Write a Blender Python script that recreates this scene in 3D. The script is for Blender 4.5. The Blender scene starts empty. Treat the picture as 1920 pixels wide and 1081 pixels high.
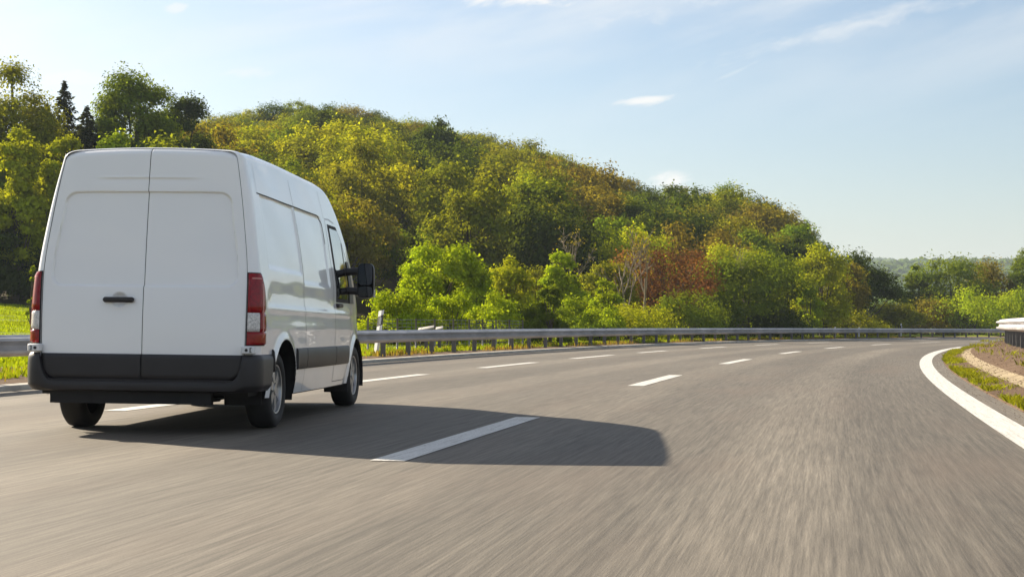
import bpy, math, random
import numpy as np
from mathutils import Matrix, Vector

R = math.radians
sc = bpy.context.scene
C = sc.collection

# ------------------------------------------------------------------ camera
FPX, HOR, CAMZ = 2950.0, 603.8, 0.955
cam_d = bpy.data.cameras.new('camera')
cam_d.sensor_width = 36.0
cam_d.lens = FPX / 1920.0 * 36.0
cam_d.clip_start = 0.1
cam_d.clip_end = 20000
cam = bpy.data.objects.new('camera', cam_d)
C.objects.link(cam)
cam.location = (0, 0, CAMZ)
cam.rotation_euler = (math.pi / 2 + math.atan((HOR - 540.5) / FPX), 0, 0)
sc.camera = cam
sc.render.resolution_x, sc.render.resolution_y = 1024, 576

# ------------------------------------------------------------------ sky and sun
SUN_TO = Vector((-1.40, 1.22, 1.0)).normalized()          # towards the sun: left and ahead
SUN_EL = math.asin(SUN_TO.z)
SUN_AZ = math.atan2(SUN_TO.x, SUN_TO.y)
world = bpy.data.worlds.new('World')
sc.world = world
world.use_nodes = True
wn, wl = world.node_tree.nodes, world.node_tree.links
wn.clear()
w_out = wn.new('ShaderNodeOutputWorld')
w_bg = wn.new('ShaderNodeBackground')
w_bg.inputs['Strength'].default_value = 0.052
sky = wn.new('ShaderNodeTexSky')
sky.sky_type = 'NISHITA'
sky.sun_disc = False
sky.sun_elevation = SUN_EL
sky.sun_rotation = SUN_AZ
sky.altitude = 100
sky.air_density = 1.0
sky.dust_density = 1.4
sky.ozone_density = 2.2


def wmath(op, a=None, b=None, c=None):
    n = wn.new('ShaderNodeMath')
    n.operation = op
    for i, v in enumerate((a, b, c)):
        if v is None:
            continue
        if isinstance(v, (int, float)):
            n.inputs[i].default_value = v
        else:
            wl.new(v, n.inputs[i])
    return n.outputs[0]


def wramp(v, lo, hi):
    n = wn.new('ShaderNodeMapRange')
    n.interpolation_type = 'SMOOTHSTEP'
    n.inputs['From Min'].default_value = lo
    n.inputs['From Max'].default_value = hi
    wl.new(v, n.inputs['Value'])
    return n.outputs['Result']


w_tc = wn.new('ShaderNodeTexCoord')
w_sep = wn.new('ShaderNodeSeparateXYZ')
wl.new(w_tc.outputs['Generated'], w_sep.inputs[0])
w_el = wmath('DEGREES', wmath('ARCSINE', w_sep.outputs['Z'])) if False else wmath('MULTIPLY', wmath('ARCSINE', w_sep.outputs['Z']), 57.2958)
w_az = wmath('MULTIPLY', wmath('ARCTAN2', w_sep.outputs['X'], w_sep.outputs['Y']), 57.2958)


def cloud_noise(sx, sz, shear, scale, detail, seed, rough=0.55):
    """fractal noise on the sky's azimuth and elevation, in degrees"""
    cmb = wn.new('ShaderNodeCombineXYZ')
    wl.new(wmath('MULTIPLY', w_az, sx), cmb.inputs[0])
    wl.new(wmath('MULTIPLY', wmath('ADD', w_el, wmath('MULTIPLY', w_az, shear)), sz), cmb.inputs[1])
    cmb.inputs[2].default_value = seed
    n = wn.new('ShaderNodeTexNoise')
    n.inputs['Scale'].default_value = scale
    n.inputs['Detail'].default_value = detail
    n.inputs['Roughness'].default_value = rough
    n.inputs['Distortion'].default_value = 0.4
    wl.new(cmb.outputs[0], n.inputs['Vector'])
    return n.outputs['Fac']


def blob(az, el, ra, re, tilt=0.0):
    """1 in the middle of a patch of sky, 0 outside it"""
    da = wmath('SUBTRACT', w_az, az)
    de = wmath('SUBTRACT', wmath('SUBTRACT', w_el, el), wmath('MULTIPLY', da, tilt))
    a = wmath('DIVIDE', da, ra)
    e = wmath('DIVIDE', de, re)
    r = wmath('SQRT', wmath('ADD', wmath('MULTIPLY', a, a), wmath('MULTIPLY', e, e)))
    return wmath('SUBTRACT', 1.0, r)


# high cloud streaks over the whole sky, thickened overhead as added fill light, denser bands where the photograph has them
cirrus_fill = wmath('MULTIPLY', wramp(cloud_noise(0.10, 0.45, -0.22, 1.0, 4, 3.3), 0.32, 0.75), 0.62)  # extra cover overhead, out of view, lifts the skylight on shaded faces
cirrus_fill = wmath('MULTIPLY', cirrus_fill, wramp(w_el, 5.0, 15.0))
clouds = cirrus_fill
fine = cloud_noise(0.55, 1.5, -0.2, 1.0, 5, 7.1, 0.62)
for az, el, ra, re, tilt, amt, hard in (
        (-0.3, 11.9, 4.2, 0.75, -0.02, 0.85, 0.9),      # bank cut by the top edge
        (6.2, 11.5, 5.6, 1.05, 0.13, 0.46, 1.3),         # broad wisp
        (12.0, 10.4, 6.2, 0.55, 0.20, 0.46, 1.3),        # long streak to the right
        (8.3, 9.05, 1.3, 0.12, 0.42, 0.25, 1.0),
        (4.85, 8.0, 1.35, 0.21, 0.07, 0.85, 0.95),        # small flat puff
        (5.85, 5.10, 1.05, 0.46, 0.0, 0.85, 0.8),        # puff over the ridge
        (-9.8, 8.9, 1.35, 0.42, 0.06, 0.5, 1.0),
        (-12.0, 11.1, 0.55, 0.25, 0.1, 0.5, 0.6),
        (-15.6, 8.5, 1.4, 0.35, 0.1, 0.4, 0.6)):
    b = blob(az, el, ra, re, tilt)
    b = wmath('ADD', b, wmath('MULTIPLY', wmath('SUBTRACT', fine, 0.5), 2.6))
    b = wmath('MULTIPLY', wramp(b, 0.0, hard), amt)
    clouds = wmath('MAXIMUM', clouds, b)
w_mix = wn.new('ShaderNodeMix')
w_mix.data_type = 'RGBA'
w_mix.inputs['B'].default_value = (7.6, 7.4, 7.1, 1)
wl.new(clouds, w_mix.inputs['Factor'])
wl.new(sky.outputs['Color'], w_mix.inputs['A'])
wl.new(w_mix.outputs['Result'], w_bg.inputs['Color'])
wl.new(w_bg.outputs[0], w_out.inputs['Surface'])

sun_d = bpy.data.lights.new('sun', 'SUN')
sun_d.energy = 5.0
sun_d.angle = R(0.5)
sun_d.color = (1.0, 0.87, 0.68)
sun = bpy.data.objects.new('sun', sun_d)
C.objects.link(sun)
sun.location = SUN_TO * 60
sun.rotation_euler = SUN_TO.to_track_quat('Z', 'Y').to_euler()

vs = sc.view_settings
vs.view_transform = 'Standard'
vs.look = 'None'
vs.gamma = 1.0
vs.use_curve_mapping = False
vs.exposure = 1.4
sc.cycles.max_bounces = 7
sc.cycles.diffuse_bounces = 2
sc.cycles.glossy_bounces = 3
sc.cycles.transmission_bounces = 4
sc.cycles.transparent_max_bounces = 6
sc.cycles.volume_bounces = 0
sc.cycles.use_denoising = True
sc.cycles.sample_clamp_indirect = 6.0


# ------------------------------------------------------------------ helpers
def tag(o, label=None, cat=None, group=None, kind=None):
    for k, v in (('label', label), ('category', cat), ('group', group), ('kind', kind)):
        if v:
            o[k] = v
    return o


def empty(name, loc=(0, 0, 0), rz=0.0):
    o = bpy.data.objects.new(name, None)
    C.objects.link(o)
    o.location = loc
    o.rotation_euler = (0, 0, rz)
    o.empty_display_size = 0.2
    return o


def link(name, me, parent=None, loc=None, rot=None, mat=None):
    o = bpy.data.objects.new(name, me)
    C.objects.link(o)
    if parent:
        o.parent = parent
    if loc is not None:
        o.location = loc
    if rot is not None:
        o.rotation_euler = rot
    if mat is not None:
        me.materials.append(mat)
    return o


def mesh(name, verts, faces, mat=None, smooth=False, angle=None):
    me = bpy.data.meshes.new(name)
    me.from_pydata([tuple(map(float, v)) for v in verts], [], [tuple(int(i) for i in f) for f in faces])
    if smooth:
        me.polygons.foreach_set('use_smooth', [True] * len(me.polygons))
        if angle is not None:
            me.set_sharp_from_angle(angle=angle)
    if mat is not None:
        me.materials.append(mat)
    me.update()
    return me


def quad_mesh(name, V, mat, nper=4, smooth=False):
    """V: (n*nper, 3) array, one face for every nper vertices, fast"""
    n = len(V) // nper
    me = bpy.data.meshes.new(name)
    me.vertices.add(len(V))
    me.vertices.foreach_set('co', np.ascontiguousarray(V, dtype=np.float32).ravel())
    me.loops.add(n * nper)
    me.loops.foreach_set('vertex_index', np.arange(n * nper, dtype=np.int32))
    me.polygons.add(n)
    me.polygons.foreach_set('loop_start', np.arange(0, n * nper, nper, dtype=np.int32))
    me.polygons.foreach_set('loop_total', np.full(n, nper, dtype=np.int32))
    me.update(calc_edges=True)
    if mat is not None:
        me.materials.append(mat)
    return me


class MB:
    """collects simple shapes into one mesh"""

    def __init__(self):
        self.v, self.f = [], []

    def add(self, vs, fs):
        b = len(self.v)
        self.v += [tuple(p) for p in vs]
        self.f += [tuple(b + i for i in f) for f in fs]
        return self

    def box(self, x0, x1, y0, y1, z0, z1, bev=0.0):
        if bev <= 0:
            vs = [(x, y, z) for z in (z0, z1) for y in (y0, y1) for x in (x0, x1)]
            return self.add(vs, [(0, 2, 3, 1), (4, 5, 7, 6), (0, 1, 5, 4), (2, 6, 7, 3), (0, 4, 6, 2), (1, 3, 7, 5)])
        b = bev
        ring = [(x0 + b, y0), (x1 - b, y0), (x1, y0 + b), (x1, y1 - b), (x1 - b, y1), (x0 + b, y1), (x0, y1 - b), (x0, y0 + b)]
        cx, cy = (x0 + x1) / 2, (y0 + y1) / 2

        def inset(p):
            return (cx + (p[0] - cx) * (1 - 2 * b / max(x1 - x0, 1e-6)), cy + (p[1] - cy) * (1 - 2 * b / max(y1 - y0, 1e-6)))
        vs = []
        for z, ins in ((z0, 1), (z0 + b, 0), (z1 - b, 0), (z1, 1)):
            for p in ring:
                q = inset(p) if ins else p
                vs.append((q[0], q[1], z))
        fs = [tuple(reversed(range(8))), tuple(range(24, 32))]
        for k in range(3):
            for i in range(8):
                j = (i + 1) % 8
                fs.append((k * 8 + i, k * 8 + j, k * 8 + 8 + j, k * 8 + 8 + i))
        return self.add(vs, fs)

    def tube(self, pts, rad, n=6, cap=True):
        pts = [Vector(p) for p in pts]
        if not isinstance(rad, (list, tuple)):
            rad = [rad] * len(pts)
        base = len(self.v)
        up = Vector((0, 0, 1))
        for i, p in enumerate(pts):
            t = (pts[min(i + 1, len(pts) - 1)] - pts[max(i - 1, 0)])
            t = t.normalized() if t.length > 1e-9 else Vector((0, 0, 1))
            a = t.cross(up)
            if a.length < 0.05:
                a = t.cross(Vector((1, 0, 0)))
            a.normalize()
            b = t.cross(a)
            for k in range(n):
                an = 2 * math.pi * k / n
                q = p + (a * math.cos(an) + b * math.sin(an)) * rad[i]
                self.v.append((q.x, q.y, q.z))
        for i in range(len(pts) - 1):
            for k in range(n):
                l = (k + 1) % n
                self.f.append((base + i * n + k, base + i * n + l, base + (i + 1) * n + l, base + (i + 1) * n + k))
        if cap:
            self.f.append(tuple(base + k for k in range(n)))
            self.f.append(tuple(base + (len(pts) - 1) * n + k for k in reversed(range(n))))
        return self

    def lathe(self, prof, n=32, axis='x', centre=(0, 0, 0)):
        """prof: (along, radius) pairs"""
        base = len(self.v)
        for (a, r) in prof:
            for k in range(n):
                an = 2 * math.pi * k / n
                c, s = r * math.cos(an), r * math.sin(an)
                p = (a, c, s) if axis == 'x' else (c, s, a)
                self.v.append((p[0] + centre[0], p[1] + centre[1], p[2] + centre[2]))
        for i in range(len(prof) - 1):
            for k in range(n):
                l = (k + 1) % n
                self.f.append((base + i * n + k, base + i * n + l, base + (i + 1) * n + l, base + (i + 1) * n + k))
        return self

    def mesh(self, name, mat=None, smooth=False, angle=None):
        return mesh(name, self.v, self.f, mat, smooth, angle)

    def obj(self, name, mat, parent=None, smooth=False, angle=None, loc=None, rot=None):
        return link(name, self.mesh(name, mat, smooth, angle), parent, loc, rot)


def sstep(a, b, x):
    t = np.clip((np.asarray(x, dtype=float) - a) / (b - a), 0, 1)
    return t * t * (3 - 2 * t)


# ------------------------------------------------------------------ materials
def new_mat(name):
    m = bpy.data.materials.new(name)
    m.use_nodes = True
    nt = m.node_tree
    b = nt.nodes['Principled BSDF']
    return m, nt, b


def N(nt, kind, **kw):
    n = nt.nodes.new(kind)
    for k, v in kw.items():
        if k in n.inputs:
            n.inputs[k].default_value = v
        else:
            setattr(n, k, v)
    return n


def ramp(nt, src, stops):
    n = nt.nodes.new('ShaderNodeValToRGB')
    e = n.color_ramp.elements
    while len(e) < len(stops):
        e.new(0.5)
    for i, (p, c) in enumerate(stops):
        e[i].position = p
        e[i].color = (c[0], c[1], c[2], 1)
    nt.links.new(src, n.inputs[0])
    return n.outputs[0]


def mixc(nt, fac, a, b, mode='MIX'):
    n = nt.nodes.new('ShaderNodeMix')
    n.data_type = 'RGBA'
    n.blend_type = mode
    for s, v in (('Factor', fac), ('A', a), ('B', b)):
        if isinstance(v, (int, float)):
            n.inputs[s].default_value = v
        elif isinstance(v, tuple):
            n.inputs[s].default_value = (v[0], v[1], v[2], 1)
        else:
            nt.links.new(v, n.inputs[s])
    return n.outputs['Result']


def bump(nt, b, h, dist, strength=1.0):
    n = N(nt, 'ShaderNodeBump', Strength=strength, Distance=dist)
    nt.links.new(h, n.inputs['Height'])
    nt.links.new(n.outputs[0], b.inputs['Normal'])


def noise(nt, vec, scale, detail=4, rough=0.5, dist=0.0):
    n = N(nt, 'ShaderNodeTexNoise', Scale=scale, Detail=detail, Roughness=rough, Distortion=dist)
    if vec is not None:
        nt.links.new(vec, n.inputs['Vector'])
    return n.outputs['Fac']


def scaled(nt, vec, s, loc=(0, 0, 0)):
    n = N(nt, 'ShaderNodeMapping')
    n.inputs['Scale'].default_value = s
    n.inputs['Location'].default_value = loc
    nt.links.new(vec, n.inputs['Vector'])
    return n.outputs[0]


def simple(name, col, rough=0.5, metal=0.0, coat=0.0, spec=0.5, var=0.0, vscale=6.0, bmp=0.0, bscale=80.0):
    m, nt, b = new_mat(name)
    b.inputs['Base Color'].default_value = (*col, 1)
    b.inputs['Roughness'].default_value = rough
    b.inputs['Metallic'].default_value = metal
    b.inputs['Coat Weight'].default_value = coat
    b.inputs['Coat Roughness'].default_value = 0.03
    b.inputs['Specular IOR Level'].default_value = spec
    tc = N(nt, 'ShaderNodeTexCoord')
    if var > 0:
        f = noise(nt, tc.outputs['Object'], vscale, 6, 0.6)
        lo = tuple(c * (1 - var) for c in col)
        hi = tuple(min(1, c * (1 + var)) for c in col)
        nt.links.new(ramp(nt, f, [(0.3, lo), (0.7, hi)]), b.inputs['Base Color'])
    if bmp > 0:
        bump(nt, b, noise(nt, tc.outputs['Object'], bscale, 3), bmp)
    return m


M = {}
M['paint'] = simple('white_van_paint', (0.90, 0.895, 0.895), 0.28, coat=1.0)
M['paint_dirt'] = M['paint']
M['black_plastic'] = simple('grey_black_plastic', (0.019, 0.016, 0.0175), 0.45, var=0.2, vscale=3, bmp=0.0006, bscale=400)
M['gap'] = simple('panel_gap', (0.02, 0.02, 0.022), 0.8)
M['gap_soft'] = simple('painted_groove', (0.42, 0.42, 0.43), 0.6)
M['glass'] = simple('dark_window_glass', (0.012, 0.013, 0.015), 0.03, spec=0.9, coat=1.0)
M['rubber'] = simple('tyre_rubber', (0.018, 0.017, 0.017), 0.75, var=0.25, vscale=9)
M['rim'] = simple('silver_wheel_trim', (0.42, 0.42, 0.43), 0.32, metal=0.75, var=0.15, vscale=7)
M['red_lens'] = simple('red_lamp_lens', (0.24, 0.002, 0.006), 0.10, spec=0.35, var=0.35, vscale=40)
M['clear_lens'] = simple('clear_lamp_lens', (0.55, 0.52, 0.50), 0.12, coat=1.0, var=0.45, vscale=60, bmp=0.004, bscale=120)
M['lamp_strip'] = simple('pale_red_strip', (0.55, 0.20, 0.17), 0.2)
M['orange_lens'] = simple('orange_lens', (0.6, 0.2, 0.03), 0.15, coat=1.0)
M['mirror'] = simple('mirror_glass', (0.05, 0.05, 0.055), 0.05, metal=0.9)
M['under'] = simple('underbody_black', (0.016, 0.014, 0.014), 0.8, var=0.3, vscale=5)
M['white_plate'] = simple('white_plastic', (0.72, 0.72, 0.72), 0.4)


def asphalt_colour(nt, u):
    """aged asphalt: lane-long paving streaks drawn out to imitate motion blur, wheel tracks, aggregate grain, stains"""
    big = noise(nt, scaled(nt, u, (0.045, 0.55, 1)), 1.0, 5, 0.6)
    streak = noise(nt, scaled(nt, u, (0.55, 22, 1)), 1.0, 6, 0.68)  # tone stretched along the lane, stands in for motion blur
    streak2 = noise(nt, scaled(nt, u, (1.5, 62, 1), (3, 7, 0)), 1.0, 4, 0.72)
    grain = noise(nt, scaled(nt, u, (60, 130, 1)), 1.0, 4, 0.75)
    stain = noise(nt, scaled(nt, u, (0.22, 0.9, 1), (11, 3, 0)), 1.0, 4, 0.55)
    c = ramp(nt, big, [(0.30, (0.084, 0.075, 0.061)), (0.50, (0.112, 0.100, 0.082)), (0.72, (0.144, 0.131, 0.109))])
    # polished wheel tracks, two to each lane
    sep = N(nt, 'ShaderNodeSeparateXYZ')
    nt.links.new(u, sep.inputs[0])
    w = N(nt, 'ShaderNodeMath', operation='MULTIPLY_ADD')
    nt.links.new(sep.outputs['Y'], w.inputs[0])
    w.inputs[1].default_value = 2 * math.pi / 2.28
    w.inputs[2].default_value = 0.6
    sn = N(nt, 'ShaderNodeMath', operation='SINE')
    nt.links.new(w.outputs[0], sn.inputs[0])
    tr = ramp(nt, sn.outputs[0], [(0.0, (0.36, 0.36, 0.36)), (0.75, (0.57, 0.57, 0.57))])
    c = mixc(nt, 0.7, c, tr, 'OVERLAY')
    c = mixc(nt, 0.75, c, ramp(nt, streak, [(0.28, (0.20, 0.19, 0.18)), (0.72, (0.82, 0.81, 0.79))]), 'OVERLAY')
    c = mixc(nt, 0.62, c, ramp(nt, streak2, [(0.26, (0.16, 0.15, 0.14)), (0.74, (0.84, 0.84, 0.84))]), 'OVERLAY')
    c = mixc(nt, 0.42, c, ramp(nt, grain, [(0.32, (0.20, 0.19, 0.18)), (0.68, (0.78, 0.78, 0.78))]), 'OVERLAY')
    c = mixc(nt, ramp(nt, stain, [(0.50, (0, 0, 0)), (0.80, (0.5, 0.5, 0.5))]), c, (0.118, 0.088, 0.066))
    return c, streak2, grain


def asphalt():
    m, nt, b = new_mat('worn_asphalt')
    uv = N(nt, 'ShaderNodeUVMap')
    uv.uv_map = 'metres'
    c, streak2, grain = asphalt_colour(nt, uv.outputs[0])
    nt.links.new(c, b.inputs['Base Color'])
    b.inputs['Roughness'].default_value = 0.74
    b.inputs['Specular IOR Level'].default_value = 0.4
    h = mixc(nt, 0.5, streak2, grain)
    bump(nt, b, h, 0.008, 0.55)
    return m


M['asphalt'] = asphalt()


def roadpaint():
    m, nt, b = new_mat('white_road_paint')
    uv = N(nt, 'ShaderNodeUVMap')
    uv.uv_map = 'metres'
    u = uv.outputs[0]
    w = noise(nt, scaled(nt, u, (1.0, 26, 1)), 1.0, 6, 0.7)
    g = noise(nt, scaled(nt, u, (34, 60, 1)), 1.0, 4, 0.75)
    chip = noise(nt, scaled(nt, u, (2.2, 30, 1), (5, 1, 0)), 1.0, 6, 0.75)
    c = ramp(nt, w, [(0.22, (0.32, 0.31, 0.28)), (0.48, (0.52, 0.51, 0.48)), (0.75, (0.64, 0.63, 0.60))])
    c = mixc(nt, 0.35, c, ramp(nt, g, [(0.3, (0.25, 0.25, 0.25)), (0.7, (0.75, 0.75, 0.75))]), 'OVERLAY')
    # where the paint has worn through, the asphalt shows
    base = asphalt_colour(nt, u)[0]
    hole = mixc(nt, 0.45, chip, g)
    c = mixc(nt, ramp(nt, hole, [(0.38, (0.85, 0.85, 0.85)), (0.47, (0.0, 0.0, 0.0))]), c, base)
    nt.links.new(c, b.inputs['Base Color'])
    b.inputs['Roughness'].default_value = 0.6
    bump(nt, b, g, 0.004)
    return m


M['roadpaint'] = roadpaint()


def ground_mat(name, stops, scale, bscale=3.0, bd=0.06):
    m, nt, b = new_mat(name)
    g = N(nt, 'ShaderNodeNewGeometry').outputs['Position']
    f = noise(nt, g, scale, 8, 0.62)
    f2 = noise(nt, g, scale * 9, 4, 0.6)
    f = mixc(nt, 0.4, f, f2)
    nt.links.new(ramp(nt, f, stops), b.inputs['Base Color'])
    b.inputs['Roughness'].default_value = 0.95
    b.inputs['Specular IOR Level'].default_value = 0.1
    bump(nt, b, noise(nt, g, bscale, 6, 0.7), bd)
    return m


M['meadow'] = ground_mat('meadow_turf', [(0.32, (0.12, 0.155, 0.012)), (0.5, (0.17, 0.215, 0.014)), (0.68, (0.21, 0.245, 0.02))], 0.25)
M['forest_floor'] = ground_mat('forest_floor', [(0.3, (0.035, 0.030, 0.014)), (0.7, (0.075, 0.060, 0.022))], 0.5)
M['dirt'] = ground_mat('brown_verge_dirt', [(0.32, (0.085, 0.055, 0.036)), (0.5, (0.125, 0.084, 0.056)), (0.7, (0.175, 0.125, 0.085))], 0.8, 14, 0.03)
M['sand'] = ground_mat('pale_sand', [(0.35, (0.17, 0.13, 0.085)), (0.62, (0.36, 0.30, 0.20))], 1.4, 18, 0.02)
M['kerb'] = simple('kerb_concrete', (0.36, 0.34, 0.30), 0.85, var=0.25, vscale=2.0, bmp=0.004, bscale=60)
M['steel'] = simple('galvanised_steel', (0.40, 0.39, 0.40), 0.48, metal=0.25, var=0.30, vscale=0.9)
M['steel_post'] = simple('galvanised_post', (0.13, 0.125, 0.12), 0.6, metal=0.3, var=0.3, vscale=3.0)
M['black_paint'] = simple('black_band', (0.015, 0.015, 0.016), 0.5)
M['wire'] = simple('fence_wire', (0.20, 0.20, 0.20), 0.5, metal=0.5)


def bark(name, a, b_):
    m, nt, b = new_mat(name)
    tc = N(nt, 'ShaderNodeTexCoord').outputs['Object']
    f = noise(nt, scaled(nt, tc, (9, 9, 1.8)), 1.0, 6, 0.65)
    nt.links.new(ramp(nt, f, [(0.3, a), (0.7, b_)]), b.inputs['Base Color'])
    b.inputs['Roughness'].default_value = 0.9
    bump(nt, b, f, 0.03)
    return m


M['bark'] = bark('brown_bark', (0.045, 0.034, 0.024), (0.12, 0.09, 0.06))
M['pale_bark'] = bark('pale_bark', (0.13, 0.10, 0.065), (0.27, 0.22, 0.15))


def foliage(name, trans=0.5, sat=1.0):
    """leaf material, tinted by the object's own colour"""
    m = bpy.data.materials.new(name)
    m.use_nodes = True
    nt = m.node_tree
    nt.nodes.clear()
    out = nt.nodes.new('ShaderNodeOutputMaterial')
    oi = nt.nodes.new('ShaderNodeObjectInfo')
    geo = nt.nodes.new('ShaderNodeNewGeometry')
    tc = nt.nodes.new('ShaderNodeTexCoord')
    big = noise(nt, tc.outputs['Object'], 0.55, 3, 0.6)
    val = N(nt, 'ShaderNodeMath', operation='MULTIPLY_ADD')
    nt.links.new(geo.outputs['Random Per Island'], val.inputs[0])
    val.inputs[1].default_value = 0.30
    val.inputs[2].default_value = 0.70
    val2 = N(nt, 'ShaderNodeMath', operation='MULTIPLY_ADD')
    nt.links.new(big, val2.inputs[0])
    val2.inputs[1].default_value = 1.1
    val2.inputs[2].default_value = 0.45
    mul = N(nt, 'ShaderNodeMath', operation='MULTIPLY')
    nt.links.new(val.outputs[0], mul.inputs[0])
    nt.links.new(val2.outputs[0], mul.inputs[1])
    hsv = N(nt, 'ShaderNodeHueSaturation')
    hs = N(nt, 'ShaderNodeMath', operation='MULTIPLY_ADD')
    nt.links.new(big, hs.inputs[0])
    hs.inputs[1].default_value = 0.05
    hs.inputs[2].default_value = 0.475
    nt.links.new(hs.outputs[0], hsv.inputs['Hue'])
    nt.links.new(mul.outputs[0], hsv.inputs['Value'])
    hsv.inputs['Saturation'].default_value = sat
    nt.links.new(oi.outputs['Color'], hsv.inputs['Color'])
    dif = nt.nodes.new('ShaderNodeBsdfDiffuse')
    tra = nt.nodes.new('ShaderNodeBsdfTranslucent')
    nt.links.new(hsv.outputs[0], dif.inputs['Color'])
    warm = mixc(nt, 1.0, hsv.outputs[0], (1.9, 1.75, 0.6), 'MULTIPLY')
    nt.links.new(warm, tra.inputs['Color'])
    m1 = N(nt, 'ShaderNodeMixShader', Fac=trans)
    nt.links.new(dif.outputs[0], m1.inputs[1])
    nt.links.new(tra.outputs[0], m1.inputs[2])
    nt.links.new(m1.outputs[0], out.inputs['Surface'])
    return m


M['leaf'] = foliage('spring_leaves', 0.38)
M['needle'] = foliage('spruce_needles', 0.25)

# ------------------------------------------------------------------ the road's course
QX, QH, QK0, QK1 = -1.426619, 0.1954312, 0.0009873, 0.000054
OFF_B, OFF_L, OFF_R = -4.493, -8.04, 4.585
CROSS = 0.003
_s = np.arange(-40, 230.01, 0.25)
_k = np.where(_s < 0, QK0, np.where(_s < 135, QK0 + QK1 * _s, QK0 + QK1 * 135))
_h = np.concatenate([[0], np.cumsum((_k[:-1] + _k[1:]) / 2 * 0.25)])
_i0 = int(np.argmin(abs(_s)))
_h = _h - _h[_i0] + QH
_x = np.concatenate([[0], np.cumsum(np.sin((_h[:-1] + _h[1:]) / 2) * 0.25)])
_y = np.concatenate([[0], np.cumsum(np.cos((_h[:-1] + _h[1:]) / 2) * 0.25)])
_x += QX - _x[_i0]
_y += 8.0 - _y[_i0]
_sp = np.clip(_s, 0, 150)
_z = -0.2412771e-4 * _sp ** 2 + 0.0050814e-6 * _sp ** 3


def rp(s, off, dz=0.0):
    """point on the road: s metres along, off metres to the right of the near dashed line"""
    s = np.asarray(s, dtype=float)
    h = np.interp(s, _s, _h)
    return np.stack([np.interp(s, _s, _x) + off * np.cos(h), np.interp(s, _s, _y) - off * np.sin(h),
                     np.interp(s, _s, _z) - CROSS * np.clip(off, -12, 8) + dz + 0 * s], -1)


def heading(s):
    return float(np.interp(s, _s, _h))


def s_off(X, Y):
    """road coordinates of ground points"""
    X, Y = np.ravel(X), np.ravel(Y)
    cs, cx, cy, ch = _s[::4], _x[::4], _y[::4], _h[::4]
    so, oo = np.empty(len(X)), np.empty(len(X))
    for a in range(0, len(X), 4000):
        x, y = X[a:a + 4000, None], Y[a:a + 4000, None]
        i = np.argmin((x - cx) ** 2 + (y - cy) ** 2, 1)
        dx, dy = x[:, 0] - cx[i], y[:, 0] - cy[i]
        so[a:a + 4000] = cs[i] + dx * np.sin(ch[i]) + dy * np.cos(ch[i])
        oo[a:a + 4000] = dx * np.cos(ch[i]) - dy * np.sin(ch[i])
    return so, oo


def strip(name, s0, s1, offs, dzs, mat, ds=1.0, kind=None, parent=None, smooth=True, uvscale=True):
    """a sheet that follows the road"""
    ss = np.linspace(s0, s1, max(2, int(round((s1 - s0) / ds)) + 1))
    n = len(offs)
    V = np.stack([rp(ss, o, d) for o, d in zip(offs, dzs)], 1).reshape(-1, 3)
    F = []
    for i in range(len(ss) - 1):
        for j in range(n - 1):
            F.append((i * n + j, i * n + j + 1, (i + 1) * n + j + 1, (i + 1) * n + j))
    me = mesh(name, V, F, mat, smooth, R(30))
    uv = me.uv_layers.new(name='metres')
    so = np.stack([np.repeat(ss, n), np.tile(np.array(offs), len(ss))], 1)
    li = np.empty(len(me.loops), dtype=np.int32)
    me.loops.foreach_get('vertex_index', li)
    uv.data.foreach_set('uv', so[li].astype(np.float32).ravel())
    o = link(name, me, parent)
    if kind:
        o['kind'] = kind
    return o


# ------------------------------------------------------------------ ground
RIDGE = [  # picture column, skyline row, foot distance, ridge distance, tree height
    (-1500, 330, 95, 230, 6.6), (-300, 290, 95, 230, 6.6), (0, 265, 98, 230, 6.6), (250, 245, 98, 230, 6.6), (380, 240, 98, 235, 6.6),
    (460, 222, 98, 240, 6.6), (560, 207, 98, 240, 6.6), (640, 203, 98, 240, 6.6), (720, 214, 98, 240, 6.6), (800, 226, 100, 238, 6.6),
    (880, 240, 102, 235, 6.6), (960, 262, 104, 230, 6.6), (1030, 281, 106, 225, 6.6), (1100, 310, 108, 220, 6.6), (1180, 342, 112, 212, 6.6),
    (1240, 352, 114, 205, 6.6), (1300, 347, 118, 200, 6.6), (1380, 352, 120, 196, 6.6), (1435, 378, 124, 192, 6.6), (1475, 400, 128, 190, 6.6),
    (1508, 412, 130, 188, 6.6), (1530, 500, 132, 188, 6), (1575, 600, 132, 188, 5), (1700, 604, 140, 190, 5), (3500, 604, 150, 200, 5)]
_rx = np.array([r[0] for r in RIDGE], dtype=float)


def rid(px):
    sil, df, dr, th = (np.interp(px, _rx, np.array([r[i] for r in RIDGE], dtype=float)) for i in (1, 2, 3, 4))
    return df, dr, np.maximum((HOR - sil) / FPX * dr + CAMZ - th, 0)


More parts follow.
